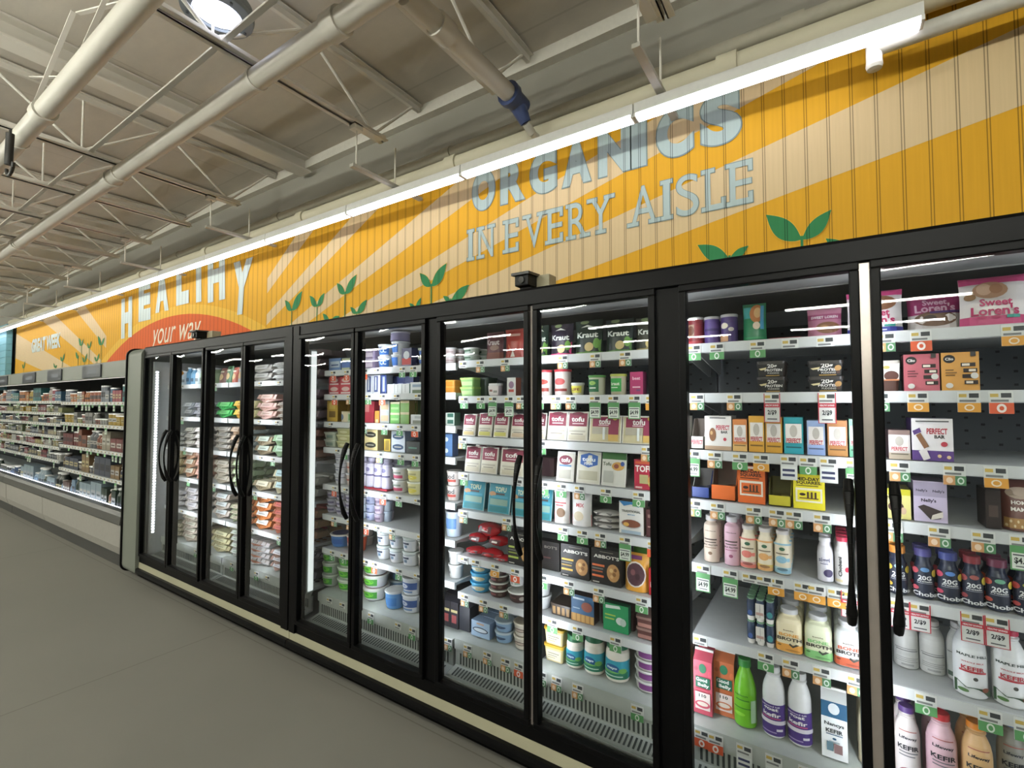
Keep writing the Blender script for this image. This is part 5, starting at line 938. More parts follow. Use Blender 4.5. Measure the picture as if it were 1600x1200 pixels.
ab = lambda c: [t_("ABBOT'S", .52, .79, .86, 'd8d4c8', .1), r_(.3, .92, .75, .935, '8a8478'), r_(.04, .5, .46, .56, c), r_(.04, .42, .42, .46, '6a6a64'), r_(.04, .34, .4, .38, darker(c, .8)), r_(.04, .2, .44, .26, c), e_(.76, .38, .24, .28, '3a2a1c'), e_(.76, .38, .21, .25, 'b88448'), e_(.7, .45, .06, .06, 'd8b070'), e_(.8, .35, .06, .06, '8a5c2c'), e_(.72, .28, .05, .05, 'd0a468'), e_(.84, .48, .05, .05, '7c5028'), r_(.08, .05, .3, .08, 'c8c4b8')]
P(2, 5, 'box', 'protein_crumble_box', 'box', 'black carton with lime stripes behind the handle', 793, 833, 832, c='1c1a19', ops=ab('a8b848'), depth=.05)
P(2, 5, 'box', 'protein_crumble_box', 'box', 'black carton in the shade at the door edge', 840, 874, 846, c='1f1b1a', ops=[t_("BOT'S", .6, .8, .6, '7a746c', .1), r_(.1, .4, .6, .45, '5a3434')], depth=.05, yf=.23)  # lettering and stripe dimmed to stand for shade on the carton
P(2, 5, 'box', 'protein_crumble_box', 'box', 'black carton with yellow stripes and crumble picture', 875, 920, 852, c='1c1a19', ops=ab('d8a838'), depth=.05, rows=2)
P(2, 5, 'box', 'protein_crumble_box', 'box', 'black carton with orange stripes and crumble picture', 922, 969, 859, c='1c1a19', ops=ab('d8642c'), depth=.05, rows=2)
P(2, 5, 'pouch', 'crumble_bag', 'bag', 'orange bag with round window of dark crumble', 971, 1010, 866, c='e09a28', ops=[e_(.5, .45, .42, .34, 'd8ccc0'), e_(.5, .45, .38, .3, '4a2430'), e_(.4, .5, .1, .08, '7a4448'), e_(.6, .4, .1, .08, '381820'), r_(.25, .85, .75, .95, '7a3068')], depth=.06)
P(2, 5, 'pouch', 'crumble_bag', 'bag', 'green plant protein bag standing behind', 985, 1027, 836, c='3c7a24', ops=[r_(.1, .4, .9, .6, '8aa838'), t_('plantspired', .5, .3, .8, 'd8dcc8', .08)], depth=.04, yf=.3)
P(2, 5, 'box', 'red_protein_pack', 'packet', 'red pack beside the orange bag', 1011, 1036, 890, c='b81c24', ops=[r_(.1, .3, .9, .5, 'd8b0a8'), e_(.6, .8, .3, .15, '8a4a30')], depth=.06)
tb = dict(c='3c9cc8', lid='3fa0cc')
P(2, 6, 'tub', 'spread_tub', 'tub', 'sky blue dip tub', 728, 758, 880, stack=3, ops=[e_(.6, .45, .3, .35, 'c8c098'), r_(.1, .3, .5, .6, 'd8dcd8')], rows=2, **tb)
P(2, 6, 'tub', 'hummus_tub', 'tub', 'flat brown dip tub with white lid', 758, 785, 886, stack=4, c='4a2c28', lid='d4d4c8', ops=[r_(.3, .3, .6, .7, '8a4a48'), e_(.8, .5, .1, .3, '6a5a48')], rows=2)
P(2, 6, 'tub', 'hummus_tub', 'tub', 'wide dark brown tub with white lid', 786, 818, 926, c='3c2422', lid='d0d0c6', ops=[r_(.3, .4, .6, .6, '6a4440'), e_(.85, .45, .12, .3, 'a0988c')])
P(2, 6, 'tub', 'yogurt_cup', 'cup', 'white cup standing on the wide brown tub', 790, 812, 900, c='cfcfcb', lid='c8c8c4', lift=.075, ops=[r_(.1, .1, .5, .8, '9a9c98'), r_(.6, .1, .95, .8, '8aa090')], yf=.21)
P(2, 6, 'tub', 'hummus_tub', 'tub', 'plain white tub straddling the door gap', 822, 852, 912, stack=2, c='d6d8d8', lid='dadcda')
P(2, 6, 'rtub', 'sausage_tray', 'sausages', 'dark tray of wrapped brown sausages', 858, 893, 945, c='2c2420', lid='3a3028', ops=[r_(.1 + .22 * i, .15, .24 + .22 * i, .95, '9a7848') for i in range(4)], depth=.12, taper=.94)
P(2, 6, 'box', 'sausage_box', 'box', 'blue carton with sausages showing below', 891, 927, 931, c='2f5c84', side='3a2420', ops=[r_(0, 0, 1, .3, 'a8783c')] + [r_(.06 + .2 * i, .02, .2 + .2 * i, .3, 'c89850') for i in range(5)] + [e_(.7, .62, .24, .18, '8a4430'), r_(.1, .85, .6, .92, 'c0d0dc'), r_(.1, .5, .4, .54, '9ab0c0')], depth=.06)
P(2, 6, 'box', 'tempeh_pack', 'packet', 'bright green pack leaning on dark trays', 940, 980, 944, c='1f9458', side='1a5c3c', ops=[('p', [(.1, .8), (.7, .86), (.66, .96), (.1, .92)], 'd0dcd4'), r_(.08, .55, .5, .6, 'a8c040'), r_(.08, .42, .45, .47, 'a8c040'), e_(.68, .42, .16, .14, 'c8d0c8'), e_(.8, .4, .12, .14, 'b0c0b4')], depth=.03)
P(2, 6, 'rtub', 'meat_tray', 'meat tray', 'dark red crumble tray behind the green pack', 935, 990, 950, c='3c2424', lid='402a28', depth=.12, yf=.24, taper=.96)
P(2, 6, 'rtub', 'meat_tray', 'meat tray', 'flat tray of pink and brown crumble', 990, 1034, 966, stack=2, c='5a3430', lid='8a6a60', depth=.13, taper=.95, ops=[r_(.05, .1, .95, .5, 'a87468')])
P(2, 7, 'box', 'dark_slim_box', 'box', 'slim black carton', 681, 717, 938, n=3, rows=6, c='26242a', top='3a3842', ops=[r_(.1, .6, .9, .7, 'a89c68'), r_(.2, .2, .8, .5, '8a3c3c')], depth=.07)
P(2, 7, 'box', 'dark_slim_box', 'box', 'plain black carton beside the long row', 718, 735, 948, rows=5, c='2a2c34', top='3a3a44', depth=.07, yf=.21)
P(2, 7, 'box', 'cream_cheese_box', 'box', 'light blue carton with dark oval logo', 737, 766, 972, c='9cb8d4', side='6c84a0', top='8aa4c0', ops=[e_(.5, .45, .42, .18, '28384c'), e_(.5, .45, .36, .12, 'c8d4dc'), r_(.3, .8, .7, .9, 'd0a080')], depth=.06, rows=5)
P(2, 7, 'tub', 'cream_cheese_tub', 'tub', 'pale blue cream cheese tub', 767, 794, 972, stack=2, c='86a8c8', lid='b8c8d0', top='9cb0bc', ops=[e_(.5, .5, .3, .2, '3a5070')], rows=3)
P(2, 7, 'tub', 'cream_cheese_tub', 'tub', 'cream coloured tub with brown logo', 796, 824, 975, stack=2, c='c8bfb0', lid='ccc4b0', top='a89c88', ops=[e_(.5, .5, .35, .22, '5a4440'), e_(.5, .5, .28, .14, 'b0a090')], rows=3)
P(2, 7, 'box', 'dark_slim_box', 'box', 'black carton beside the yellow tubs', 838, 847, 968, c='24262c', rows=4, depth=.07)
P(2, 7, 'rtub', 'butter_tub', 'tub', 'clear tub with yellow rim and lid', 848, 879, 982, stack=2, c='d8c88c', lid='dfae2c', ops=[r_(.1, .1, .9, .8, 'dcd8c0'), r_(.2, .55, .8, .6, '8a8468'), r_(.2, .4, .7, .44, '8a8468'), r_(.2, .25, .6, .3, 'b8ac70')], depth=.08, rows=2)
mj = [r_(0, 0, 1, .98, '2aa0b8'), r_(0, 0, 1, .4, '1f7c5c'), e_(.45, .56, .24, .24, '1c5c94'), t_('mayo', .45, .57, .34, 'd8e4ec', .14), e_(.8, .48, .14, .14, '6ab04c'), r_(.1, .14, .8, .2, 'b8dcc8'), e_(.3, .38, .4, .06, '6cb85c')]
P(2, 7, 'bottle', 'mayonnaise_jar', 'jar', 'mayonnaise jar with green lid, turquoise label, left of three', 879, 904, 994, shape='jar', c='e2dccb', cap='1f6a44', ops=mj, lc='2a96a8', band=(.1, .55), span=2.5)
P(2, 7, 'bottle', 'mayonnaise_jar', 'jar', 'mayonnaise jar with green lid, turquoise label, tallest middle one', 906, 936, 993, shape='jar', c='e2dccb', cap='1f6a44', ops=mj, lc='2a96a8', band=(.1, .55), span=2.5)
P(2, 7, 'bottle', 'mayonnaise_jar', 'jar', 'mayonnaise jar with green lid, turquoise label, right and nearest', 938, 974, 1004, shape='jar', c='e2dccb', cap='1f6a44', ops=mj, lc='2a96a8', band=(.1, .55), span=2.5)
P(2, 7, 'tub', 'pasta_tub', 'tub', 'clear round tub with purple label and white lid', 982, 1027, 1016, stack=4, c='c8c4c0', lid='d8d8d4', top='7c4474', lc=None, band=(.2, .75), ops=[r_(.25, 0, .85, 1, '7c3c80')], taper=.9, clear=0)
# ---- bay 1, fifth and sixth doors
P(1, 0, 'box', 'butter_carton', 'box', 'light blue butter carton', 512, 531, 560, c='6c8cc0', side='3c5488', ops=[r_(.1, .25, .9, .75, 'b8c8d8'), r_(.2, .4, .8, .5, '3c5488')], rows=2)
P(1, 0, 'box', 'butter_carton', 'box', 'blue and cream butter carton', 532, 545, 560, c='b8c09c', side='5c70a0', ops=[r_(0, .2, 1, .7, '5a78b8')], rows=2)
P(1, 0, 'tub', 'yogurt_cup', 'cup', 'white and cream yogurt cup by the door edge', 546, 559, 543, stack=2, c='cfcbc0', lid='d8d8d8', ops=[r_(0, .3, 1, .7, 'a8a8b8')])
P(1, 0, 'rtub', 'cheese_spread_tub', 'tub', 'lilac spread tub', 562, 583, 545, stack=2, c='8c7c9c', lid='a89cb4', ops=[r_(.1, .2, .9, .7, 'c4b8c8')], rows=2)
P(1, 0, 'tub', 'cottage_cheese_cup', 'cup', 'blue and white cottage cheese cup', 583, 602, 538, stack=2, c='d4dade', lid='dce4ea', ops=[r_(.35, 0, 1, .9, '2f6cc0'), t_('CC', .65, .5, .4, 'd8e4f0')], rows=2)
P(1, 0, 'tub', 'cottage_cheese_cup', 'cup', 'white cottage cheese cup with blue panel', 603, 625, 533, stack=2, hh=.158, c='d8dade', lid='dce0e6', ops=[r_(.1, .05, .7, .95, '2c70c8')])
P(1, 0, 'tub', 'upturned_tub', 'tub', 'clear lilac tub turned upside down on top', 601, 624, 513, c='a49cc0', lid='c8c4d4', lift=.161, hh=.058, taper=1.0)
P(1, 0, 'box', 'cream_cheese_box', 'box', 'red and navy spread box', 626, 642, 544, c='5c5a78', side='2a3058', ops=[r_(.05, .1, .95, .45, 'c03c34'), e_(.5, .62, .3, .22, 'c8ccd0')])
P(1, 0, 'tub', 'sour_cream_tub', 'tub', 'white tub with blue and green print', 643, 674, 543, stack=2, c='d4d8c8', lid='dce0d4', ops=[r_(.1, .2, .5, .8, '4a70c0'), r_(.6, .3, .8, .6, '8ab048')], rows=2)
P(1, 1, 'box', 'butter_box', 'box', 'red butter box', 512, 548, 586, n=2, stack=2, c='c8404a', side='a03038', ops=[e_(.5, .6, .35, .25, 'dcb8b0'), r_(.1, .1, .9, .25, 'e0d0cc')], rows=2)
P(1, 1, 'box', 'butter_box', 'box', 'upright white and navy butter box', 560, 593, 586, n=3, c='cfd2d6', side='8a90a0', ops=[r_(.15, .1, .7, .95, '34497c'), r_(.3, .2, .5, .9, 'c0c8d0')], rows=2)
P(1, 1, 'box', 'butter_box', 'box', 'upright dark blue butter box', 594, 603, 585, c='2c4488', side='9aa0b0', ops=[r_(.3, .1, .7, .9, 'b0bcd4')])
P(1, 1, 'box', 'butter_box', 'box', 'dark blue butter box set back', 606, 645, 588, n=3, c='2f4484', yf=.27, ops=[r_(.2, .4, .8, .6, 'a0b0d0')])
P(1, 1, 'box', 'margarine_box', 'box', 'low white box', 604, 639, 600, n=3, c='d8dcda', side='5c8c7c', ops=[r_(.4, .1, .5, .9, 'b0b8b4')])
P(1, 1, 'box', 'margarine_box', 'box', 'white box with pale blue lettering', 640, 674, 597, c='cfd4d4', side='a0a8a8', ops=[r_(.1, .55, .9, .8, '8a9cb0'), r_(.1, 0, .9, .3, '6a7a5c'), r_(.7, .02, .9, .2, 'b08a4a')])
P(1, 2, 'box', 'butter_box', 'box', 'yellow butter box on end', 510, 527, 626, c='c8a030', side='8c6c1c', ops=[r_(.2, .2, .8, .5, '7c5c14'), r_(.2, .6, .8, .9, 'd8b850')], rows=2)
P(1, 2, 'can', 'butter_roll', 'butter roll', 'cream paper butter roll with blue stamp', 529, 541, 643, c='cfc09c', lid='c8b890', ops=[e_(.4, .5, .2, .35, '5a6c88')], yf=.185)
P(1, 2, 'box', 'margarine_box', 'box', 'small white and green box', 542, 552, 646, c='a8b89c', side='6c8c5c', ops=[r_(.2, .2, .5, .9, '5c8c4c')])
P(1, 2, 'box', 'margarine_box', 'box', 'red margarine box', 559, 584, 627, c='b83444', side='8c2430', ops=[r_(.3, .1, .7, .9, 'd88080'), r_(0, 0, 1, .5, 'b02c3c')], rows=2)
P(1, 2, 'box', 'margarine_box', 'box', 'thin orange margarine box', 585, 592, 642, c='e08a30', side='a83020', ops=[r_(.2, 0, .8, .3, 'e8c8a0')])
P(1, 2, 'box', 'butter_box', 'box', 'grey-blue butter box with tan picture', 593, 608, 626, stack=2, c='a8b0b0', side='7a8484', ops=[r_(.1, .2, .9, .7, 'b8a078')])
P(1, 2, 'box', 'vegan_butter_box', 'box', 'bright green butter box', 609, 624, 628, stack=2, c='5cb43c', side='7a8c30', ops=[r_(0, .8, 1, 1, 'd8d4a8'), r_(.1, .3, .9, .5, '9cd878')], rows=2)
P(1, 2, 'box', 'vegan_butter_box', 'box', 'olive green butter box', 625, 639, 626, stack=2, c='6c9c3c', side='6a5c2c', ops=[r_(0, .8, 1, 1, 'c8b888')], rows=2)
P(1, 2, 'box', 'butter_box', 'box', 'dark green box set back', 650, 674, 622, n=2, c='34482c', yf=.27)
P(1, 2, 'box', 'butter_box', 'box', 'white butter box with grey print', 641, 674, 648, c='d0d2d0', side='9a9c98', ops=[r_(.1, .05, .9, .4, '7c8070'), r_(.2, .6, .8, .85, 'a8acac')])
P(1, 3, 'rtub', 'margarine_tub', 'tub', 'pale green margarine tub', 505, 523, 675, stack=2, c='b4bca4', lid='c4ccb8', ops=[r_(.2, .2, .8, .7, '7c9484')], depth=.1, rows=2)
P(1, 3, 'rtub', 'margarine_tub', 'tub', 'olive-cream margarine tub', 524, 547, 664, stack=3, c='b0ac70', lid='c4c490', ops=[e_(.5, .5, .3, .25, 'd0cc9c')], depth=.1)
P(1, 3, 'box', 'butter_block', 'box', 'plain golden butter box by the door edge', 557, 567, 677, c='c09848', side='8c6c30')
bl = lambda c: [e_(.5, .5, .4, .28, c), r_(.12, .35, .88, .65, c), r_(.25, .46, .75, .54, 'c8c8b8')]
P(1, 3, 'box', 'butter_block', 'box', 'cream butter box with dark crest', 568, 590, 671, stack=2, c='dcc98c', side='9c8a5c', ops=bl('34342c'), rows=2)
P(1, 3, 'box', 'butter_block', 'box', 'upright yellow butter box', 600, 610, 686, c='c8a82c', side='4c3c1c', ops=[r_(.2, .1, .8, .9, '8c741c')])
P(1, 3, 'box', 'butter_block', 'box', 'white butter box with blue crest', 611, 633, 674, stack=2, c='ccd8e4', side='8a98ac', ops=bl('2c5078'), rows=2)
P(1, 3, 'box', 'butter_block', 'box', 'charcoal butter box', 634, 656, 690, c='363c3c', side='24282a', ops=[r_(.2, .4, .8, .52, '5c9c84')])
P(1, 3, 'rtub', 'margarine_tub', 'tub', 'white-green tub at the post', 657, 676, 676, stack=2, c='b8c0b0', lid='d0d4cc', ops=[r_(.1, .2, .9, .8, '7c8c4c')])
P(1, 4, 'tub', 'yogurt_cup', 'cup', 'tall white yogurt cup', 517, 535, 704, stack=3, c='ccccd0', lid='c8c8d4', ops=[r_(0, .75, 1, .82, '4c4870'), r_(.2, .3, .6, .5, '8a88a0')], rows=2)
P(1, 4, 'tub', 'yogurt_cup', 'cup', 'tall pinkish yogurt cup', 536, 552, 720, stack=2, c='c4b0a4', lid='c4c8cc', ops=[r_(0, .4, 1, .6, 'a85c50')])
P(1, 4, 'box', 'red_shelf_tray', 'tray', 'flat red cardboard tray under clear bottles', 557, 606, 768, c='b0283c', side='8c2030', depth=.3, hh=.011)
P(1, 4, 'bottle', 'creamer_bottle', 'bottle', 'clear lilac creamer bottle', 557, 606, 716, n=4, rows=4, shape='straight', c='b4aecb', cap='c0bcd4', lift=.012, ops=[r_(0, .45, 1, .52, '4c4878'), e_(.5, .75, .2, .1, '7a74a0')], band=(.05, .8), lc='c4c0d0')
P(1, 4, 'tub', 'yogurt_cup', 'cup', 'white and pink yogurt cup', 607, 628, 731, stack=2, c='d8d4d0', lid='e0e0e0', ops=[r_(.1, .05, .9, .4, 'd0486c'), r_(.2, .6, .8, .8, '8c9c8c')], rows=2)
P(1, 4, 'tub', 'yogurt_cup', 'cup', 'white and yellow yogurt cup', 630, 652, 733, stack=2, c='d4cc90', lid='dcdcc8', ops=[e_(.5, .3, .35, .25, 'd8c848'), r_(.2, .6, .8, .8, 'a8a470')], rows=2)
P(1, 4, 'tub', 'yogurt_cup', 'cup', 'pale green yogurt cup at the post', 653, 678, 736, stack=2, c='b8ccb8', lid='c8dccc', ops=[r_(.2, .3, .8, .7, '5c7c70')])
P(1, 5, 'tub', 'small_yogurt_cup', 'cup', 'small grey yogurt cup', 507, 550, 770, n=3, stack=3, c='b8b4c4', lid='98989c', ops=[r_(.1, .3, .9, .7, '6c6484')], rows=2)
P(1, 5, 'tub', 'small_yogurt_cup', 'cup', 'small white and blue yogurt cup', 556, 567, 778, stack=3, c='c4d0dc', lid='b8c4d4', ops=[r_(.1, .2, .9, .6, '6c90b8')])
P(1, 5, 'tub', 'small_yogurt_cup', 'cup', 'small pale blue yogurt cup', 568, 581, 775, stack=3, c='a8b0d0', lid='b4bcd8', ops=[r_(.3, .3, .7, .6, '5c6ca0')], rows=2)
P(1, 5, 'tub', 'small_yogurt_cup', 'cup', 'small pinkish yogurt cup', 582, 594, 777, stack=3, c='b4a4b4', lid='a8a0b0', ops=[r_(.1, .3, .9, .7, '74607c')], rows=2)
P(1, 5, 'tub', 'small_yogurt_cup', 'cup', 'small grey-blue yogurt cup set back', 596, 607, 783, stack=2, c='8c98a4', lid='8490a0', yf=.24)
P(1, 6, 'tub', 'wide_yogurt_tub', 'tub', 'wide white tub with blue side and lid print', 510, 534, 836, c='3c78c0', lid='d8d8d4', top='3c3c70', ops=[r_(.1, .2, .9, .8, '3464b0')], yf=.2)
P(1, 6, 'tub', 'wide_yogurt_tub', 'tub', 'wide white tub with orange-red side', 536, 558, 838, c='d8542c', lid='e0dcd4', top='b04050', ops=[r_(.2, .3, .8, .6, 'dcb8a0')], yf=.185)
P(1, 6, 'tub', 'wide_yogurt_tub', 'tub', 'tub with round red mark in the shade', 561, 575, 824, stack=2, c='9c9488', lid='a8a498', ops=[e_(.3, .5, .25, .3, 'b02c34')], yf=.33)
yt = [r_(.15, .1, .85, .9, 'd0d4dc'), r_(.3, .55, .7, .75, '343c54'), r_(.4, .2, .6, .5, '5c7890'), r_(0, .95, 1, 1, '4c7c80')]
P(1, 6, 'tub', 'yogurt_quart', 'tub', 'white quart tub with teal-ringed lid', 584, 645, 836, n=3, stack=2, c='d4d6d6', lid='c8d4d0', top='a4aca4', ops=yt, rows=1)
P(1, 6, 'tub', 'yogurt_quart', 'tub', 'cream quart tub at the post', 648, 670, 848, stack=2, c='ccc8bc', lid='c8c4b8', ops=[r_(.2, .2, .8, .8, 'b8a8a0')])
sal = [r_(.1, .1, .9, .9, '3f9c30'), e_(.5, .55, .28, .32, '6ccc30'), r_(0, .9, 1, 1, 'd0dcc8')]
P(1, 7, 'tub', 'salsa_tub', 'tub', 'clear tub with apple-green label', 500, 519, 862, stack=3, c='b4bcb0', lid='d4dccc', ops=sal, rows=2)
P(1, 7, 'tub', 'salsa_tub', 'tub', 'clear tub with bright green label', 521, 548, 866, stack=3, c='b0c4a8', lid='d4dccc', ops=sal, rows=2)
P(1, 7, 'tub', 'salsa_tub', 'tub', 'white tub with green and red label', 560, 589, 876, stack=3, c='ccd0d0', lid='d8d8d0', top='9c6c60', ops=sal + [r_(.05, .7, .4, .85, 'b04838')], rows=1)
P(1, 7, 'tub', 'cottage_cheese_tub', 'tub', 'dull blue tub set back', 598, 657, 892, n=2, stack=2, c='4c6c88', lid='a0aca8', top='9a9c94', yf=.37)
P(1, 7, 'tub', 'cottage_cheese_tub', 'tub', 'single pale blue tub in front', 596, 620, 926, c='5c94d0', lid='d4d8d8', top='b8bcb8', ops=[r_(.1, .1, .9, .8, '4484cc')], yf=.19)
P(1, 7, 'tub', 'cottage_cheese_tub', 'tub', 'white tub with deep blue label', 622, 676, 908, n=2, stack=2, c='ccd0d4', lid='d8dcdc', top='b4b8b4', ops=[r_(0, .3, 1, .9, '3c5c9c'), e_(.4, .6, .2, .2, 'c0c8d8'), r_(.2, .05, .8, .2, '6c8cb8')], yf=.21)
# neighbours glimpsed left of bay 2 stand in bay 1's right end
P(1, 0, 'tub', 'yogurt_cup', 'cup', 'white and pink yogurt cup beside post', 690, 705, 543, stack=2, c='c8b8b4', lid='c8c8c4', ops=[r_(0, .4, 1, .6, 'a88c8c')], rows=2)
P(1, 1, 'rtub', 'orange_dip_tub', 'tub', 'orange dip tub', 692, 709, 594, stack=2, c='d88c2c', lid='dc9434', depth=.1)
P(1, 2, 'box', 'green_soy_box', 'box', 'white and green box', 694, 710, 645, stack=2, c='a8b0a4', side='3c6450', ops=[r_(.3, .3, .9, .9, '2c5c4c')])
P(1, 3, 'box', 'blue_dairy_box', 'box', 'blue box beside the wide post', 691, 707, 678, stack=2, c='4c70a0', side='3c4c6c', ops=[e_(.4, .5, .2, .2, 'c0c8d0')])
P(1, 4, 'tub', 'oat_yogurt_cup', 'cup', 'white and red oat yogurt cup', 693, 712, 736, stack=2, c='ccc0b8', lid='b0a8a0', ops=[t_('ood', .5, .75, .6, '5c5c5c'), r_(.1, .2, .9, .45, 'c04c40')])
P(1, 5, 'tub', 'wide_yogurt_tub', 'tub', 'wide white and blue tub by the wide post', 690, 713, 800, c='b8c8d8', lid='ccd0d4', top='3c3c5c', ops=[r_(.1, .3, .9, .9, '5c88c0')])
P(1, 6, 'tub', 'yogurt_quart', 'tub', 'large white ribbed tub by the wide post', 696, 716, 862, stack=2, c='c0c0bc', lid='ccccc8', ops=[r_(.2, .3, .4, .6, '6c6c70')])
# neighbours glimpsed left of bay 3
P(2, 3, 'box', 'red_meal_box', 'box', 'narrow red box left of the widest post', 1050, 1066, 722, c='b8404c')
P(2, 5, 'box', 'red_meal_box', 'box', 'red meal box left of the widest post', 1050, 1070, 892, c='a82c34', ops=[r_(.2, .5, .8, .6, 'd8a0a0')])
# ---- egg cooler: cartons shelf by shelf: (px0, px1, top, stack, carton, label, clear, words)
EG = {0: [(388, 422, 570, 2, 'a8a49c', 'c8c8c4', 0, 'silvery egg carton'), (423, 447, 566, 3, 'b4b4b0', 'c0c0bc', 0, 'pale silver egg carton')],
      1: [(283, 300, 629, 2, '84888c', 'a8acac', 0, 'grey egg carton with plain lid'), (301, 316, 629, 2, '7c7c80', None, 0, 'dark grey egg carton'), (336, 361, 628, 2, '2c9a44', '5cbc60', 0, 'green egg carton'), (363, 384, 626, 2, 'd8a42c', 'e0b848', 0, 'yellow egg carton'), (385, 397, 626, 2, 'cfc890', 'e0dcb8', 0, 'cream and gold egg carton'), (399, 430, 616, 3, 'c49c90', 'd0b0a4', 0, 'pink egg carton'), (431, 450, 628, 3, 'a89888', 'b8b0a8', 0, 'brown-grey egg carton')],
      2: [(270, 286, 676, 3, '9c9c98', 'b0b0a8', 0, 'grey pulp egg carton'), (287, 302, 668, 3, '9c988c', 'b8b4a8', 0, 'tan pulp egg carton'), (303, 316, 668, 3, 'a49c94', 'c0bcb4', 0, 'pinkish pulp egg carton'), (335, 358, 667, 4, '9c9488', 'a8a49c', 0, 'grey-brown egg carton'), (359, 374, 667, 3, 'a08468', 'c0a890', 0, 'brown egg carton with tan lid'), (388, 396, 672, 4, '7c8480', '9ca4a0', 0, 'slate egg carton'), (397, 424, 682, 2, '8c7c60', 'c4d4c4', 0, 'brown carton with mint label'), (425, 450, 680, 2, '7c9c74', 'a8c4a8', 0, 'green-edged egg carton')],
      3: [(270, 286, 704, 3, 'a08c60', 'b8a87c', 0, 'olive-tan egg carton'), (287, 304, 704, 3, 'a87c5c', 'd0ccb8', 0, 'brown carton with white label'), (305, 316, 704, 3, 'a87864', 'b89484', 0, 'reddish egg carton'), (334, 360, 720, 3, 'a49a88', 'b0a898', 0, 'beige pulp egg carton'), (363, 378, 720, 3, '7c8c60', 'bcc8a8', 0, 'olive carton with pale label'), (386, 394, 722, 3, '6c7c5c', 'b8c4a4', 0, 'dark olive egg carton'), (395, 424, 752, 1, '9c8c6c', 'd4ccb0', 0, 'single tan carton with cream label'), (427, 447, 735, 2, '9c9474', 'a8c8cc', 0, 'tan carton with blue-white label')],
      4: [(268, 288, 766, 3, 'b0aeb0', 'b8b8bc', 0, 'white-grey egg carton'), (289, 312, 763, 3, 'aaa4a0', 'b4b0b4', 0, 'lilac-grey egg carton'), (334, 360, 772, 3, 'a89c90', 'c0c8c8', 0, 'taupe carton with pale lid'), (361, 376, 790, 3, '8c9474', 'c0b498', 0, 'olive carton with red mark'), (384, 396, 780, 4, '9c5c34', 'd8dcb8', 0, 'rust carton with yellow-white label'), (397, 425, 772, 4, 'bc6c2c', 'e0e4e0', 0, 'orange carton with bright white label'), (427, 447, 786, 4, 'b0603c', 'd05c50', 0, 'orange carton with red label')],
      5: [(268, 286, 818, 3, '9c9478', 'b0ac94', 0, 'khaki pulp egg carton'), (287, 312, 806, 4, '9c9080', 'b4b09c', 0, 'tan-grey egg carton'), (332, 362, 832, 3, 'a49c70', 'c0bc90', 0, 'straw-coloured egg carton'), (363, 376, 830, 4, '9c9c94', 'b8c4b0', 0, 'grey carton with green mark'), (384, 424, 846, 4, '9c5c40', None, 1, 'clear egg carton of brown eggs'), (425, 446, 862, 3, '8c6c5c', 'b8b8bc', 0, 'brown carton with silver label')]}
for shi, rows_ in EG.items():
    for (a, b, t, st, c, lb, cl, wd) in rows_:
        pm = (a + b) / 2; yf = .2; z = SHZ['A'][shi] + .003 + (.008 if shi == 5 else 0); X0, X1 = wx(a), wx(b); zt = wz(pm, t)
        dn = [d for p, q, d in DOORS if p <= pm < q][0]
        put('eggs', 'egg_carton', 'egg carton', wd, '%s, %s' % (SW[shi] if shi < 5 else 'lowest shelf', dn), X0, X1, z, zt, stack=st, rows=2, depth=.11, yf=yf, jit=0, gap=.96, c=c, lab=lb, clear=cl, ops=[r_(.2, .3, .8, .5, darker(lb or c, .7))] if lb else ())
for a, b, t, c, wd in ((270, 277, 578, 'd88c2c', 'orange'), (278, 285, 580, 'a8b8c8', 'white'), (286, 292, 574, '4c8cb8', 'blue'), (293, 299, 576, '6ca4c8', 'sky blue'), (300, 306, 576, 'c0ccd0', 'pale'), (307, 315, 574, '8ca47c', 'sage green')):
    P('A', 0, 'bottle', 'drink_bottle', 'bottle', wd + ' drink bottle', a, b, t, shape='drink', c=c, cap='d0d4d8', rows=3, ops=[r_(.2, .2, .8, .6, darker(c, .6))])
for a, b, t, c, wd in ((337, 347, 575, '6c3c34', 'maroon'), (348, 357, 572, '3c6c44', 'green'), (358, 366, 574, 'b0503c', 'brick red'), (367, 376, 570, '9c9ca0', 'grey')):
    P('A', 0, 'pouch', 'egg_white_pouch', 'bag', wd + ' printed pouch', a, b, t, c=c, ops=[e_(.5, .4, .3, .2, 'c0a070'), r_(.2, .7, .8, .8, 'c8c8b0')], rows=2)
# stacks glimpsed between the lit bar and bay 1 stand at the right end of the egg cooler
for shi, hh, st, c, lb, nm in ((0, .21, 3, 'b4a0a0', 'c8b8b8', 'rose-grey egg carton'), (1, .22, 3, 'a8949c', 'c4b0b8', 'lilac-grey egg carton'), (2, .21, 3, 'a0705c', None, 'terracotta egg carton'), (3, .15, 2, 'a8a89c', 'c8c8bc', 'pale egg carton'), (4, .21, 3, 'a07850', 'c8403c', 'tan carton with red label'), (5, .14, 2, '54525c', None, 'dark grey egg carton')):
    z = SHZ['A'][shi] + .003 + (.010 if shi == 5 else 0)
    put('eggs', 'egg_carton', 'egg carton', nm, '%s, at the cooler joint' % (SW[shi] if shi < 5 else 'lowest shelf'), -3.19, -2.90, z, z + hh, stack=st, rows=2, depth=.11, yf=.2, gap=.96, c=c, lab=lb)
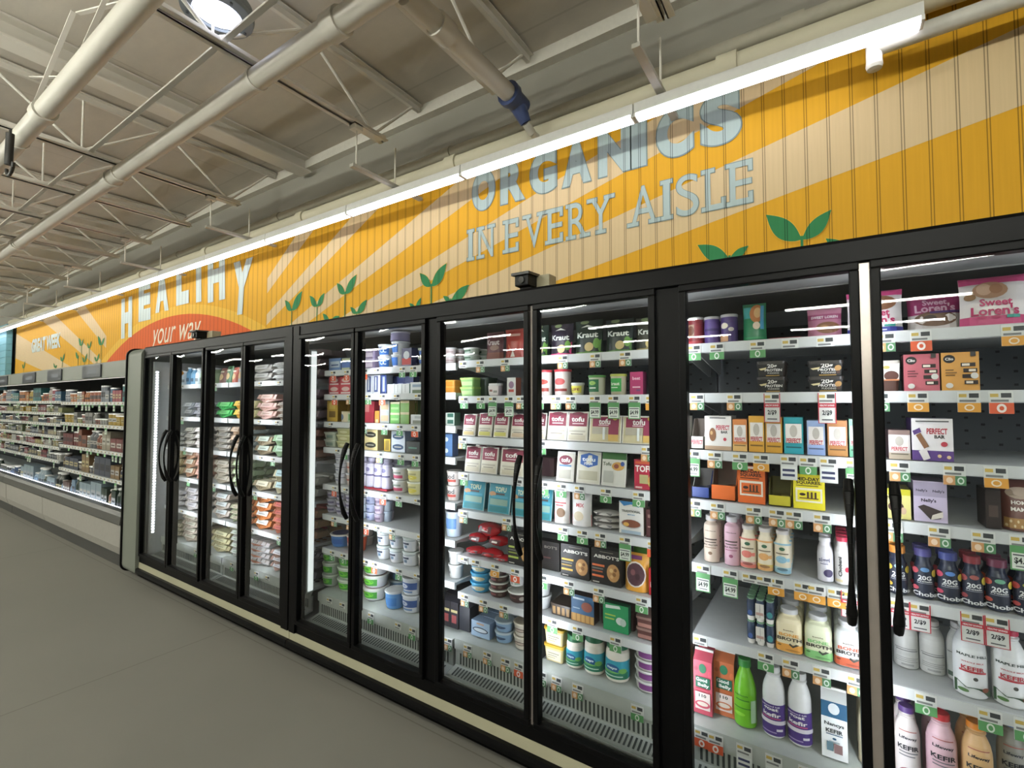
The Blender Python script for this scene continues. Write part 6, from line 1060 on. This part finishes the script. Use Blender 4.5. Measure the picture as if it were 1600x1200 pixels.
# ---- open display cases on the left
PAL = [['b8603c', '4c7ca0', 'c8a83c', 'b84858', 'c8ccc8', '6c4c8c', '3c8c8c', 'd8803c', '8c94a0', 'c0b0a8'], ['8c3c44', 'c4a030', '9ca46c', 'a8a8a0', '6c7c4c', 'b06c5c'], ['4c6c4c', 'a05c40', '707478', 'b0a890', '8c4444', '506880'], ['5c4c44', '6c7c50', '9c7c50', '4c5468', 'a49c8c'], ['3c4450', 'a04450', 'b0a060', '5c6c78', 'c0c0b8']]
WELL = ['5c8cb8', '8cb0d0', '7c5c50', '4c7c8c', 'b07860', '3c5c8c', 'a8c0cc', '24302c', '2c4434']
KN = {'can': 'canister', 'box': 'carton', 'bottle': 'bottle', 'rtub': 'tub'}
CN = {}
def cname(h):
    r, g, b = [int(h[i:i + 2], 16) for i in (0, 2, 4)]; mx_, mn = max(r, g, b), min(r, g, b)
    if mx_ - mn < 28: return 'white' if mx_ > 180 else 'grey' if mx_ > 90 else 'black'
    if r >= g >= b: return 'orange' if r - g > 50 and g - b > 30 and r > 150 else 'red' if r - g > 45 else 'tan' if r < 170 or mx_ - mn < 60 else 'yellow'
    if r >= b > g: return 'pink' if r > 150 else 'maroon'
    if g >= r and g >= b: return 'green' if g - b > 10 else 'teal'
    return 'purple' if r > g + 12 else 'blue'
PROT = {}
def deck_row(x0, x1, z, hmax, pal, yf, where, grp, rr, rows=1, wmin=.06, wmax=.11, shapes=('box', 'box', 'bottle', 'can', 'rtub')):
    x = x0 + .02; i = 0
    while x < x1 - .1:
        k = rr.choice(shapes); c = rr.choice(pal); w_ = rr.choice([.07, .09, .12] if k != 'box' else [.08, .12, .16]); h_ = rr.choice([.62, .78, .92]) * hmax
        if k == 'rtub': h_ = min(h_, w_ * .9)
        if k == 'bottle': w_ = min(w_, h_ * .55)
        nrep = rr.choice([1, 2, 2, 3]); key = (k, c, w_, round(h_, 3))
        if key not in PROT:
            c2 = rr.choice(['d8d4c8', 'c8ccd0', '3c3c40', 'd8c890']); ops = [r_(.1, .3, .9, .65, c2), r_(.2, .42, .8, .52, darker(c, .6))]
            PROT[key] = KIND[k](w_, h_, min(w_, .12), c=darker(c, .72), ops=[o[:5] + (darker(o[5], .75),) for o in ops], **({'cap': 'd0d0cc', 'shape': 'drink'} if k == 'bottle' else {}))  # colours darkened to stand for the shade inside the open cases
        for q in range(nrep):
            if x + w_ > x1: break
            i += 1
            for r in range(rows):
                root = bpy.data.objects.new(KN[k], None); COL.objects.link(root); root.location = (x + w_ / 2, yf + r * .13, z + .001)
                for pn, me in PROT[key]:
                    o = bpy.data.objects.new(pn, me); COL.objects.link(o); o.parent = root
                root['label'] = '%s %s, %s from left, %s' % (cname(c), KN[k], ords[i - 1] if i <= 39 else 'around %s' % 'fortieth', where); root['category'] = KN[k] if k != 'box' else 'box'; root['group'] = grp
            x += w_ + .006
rr = random.Random(11)
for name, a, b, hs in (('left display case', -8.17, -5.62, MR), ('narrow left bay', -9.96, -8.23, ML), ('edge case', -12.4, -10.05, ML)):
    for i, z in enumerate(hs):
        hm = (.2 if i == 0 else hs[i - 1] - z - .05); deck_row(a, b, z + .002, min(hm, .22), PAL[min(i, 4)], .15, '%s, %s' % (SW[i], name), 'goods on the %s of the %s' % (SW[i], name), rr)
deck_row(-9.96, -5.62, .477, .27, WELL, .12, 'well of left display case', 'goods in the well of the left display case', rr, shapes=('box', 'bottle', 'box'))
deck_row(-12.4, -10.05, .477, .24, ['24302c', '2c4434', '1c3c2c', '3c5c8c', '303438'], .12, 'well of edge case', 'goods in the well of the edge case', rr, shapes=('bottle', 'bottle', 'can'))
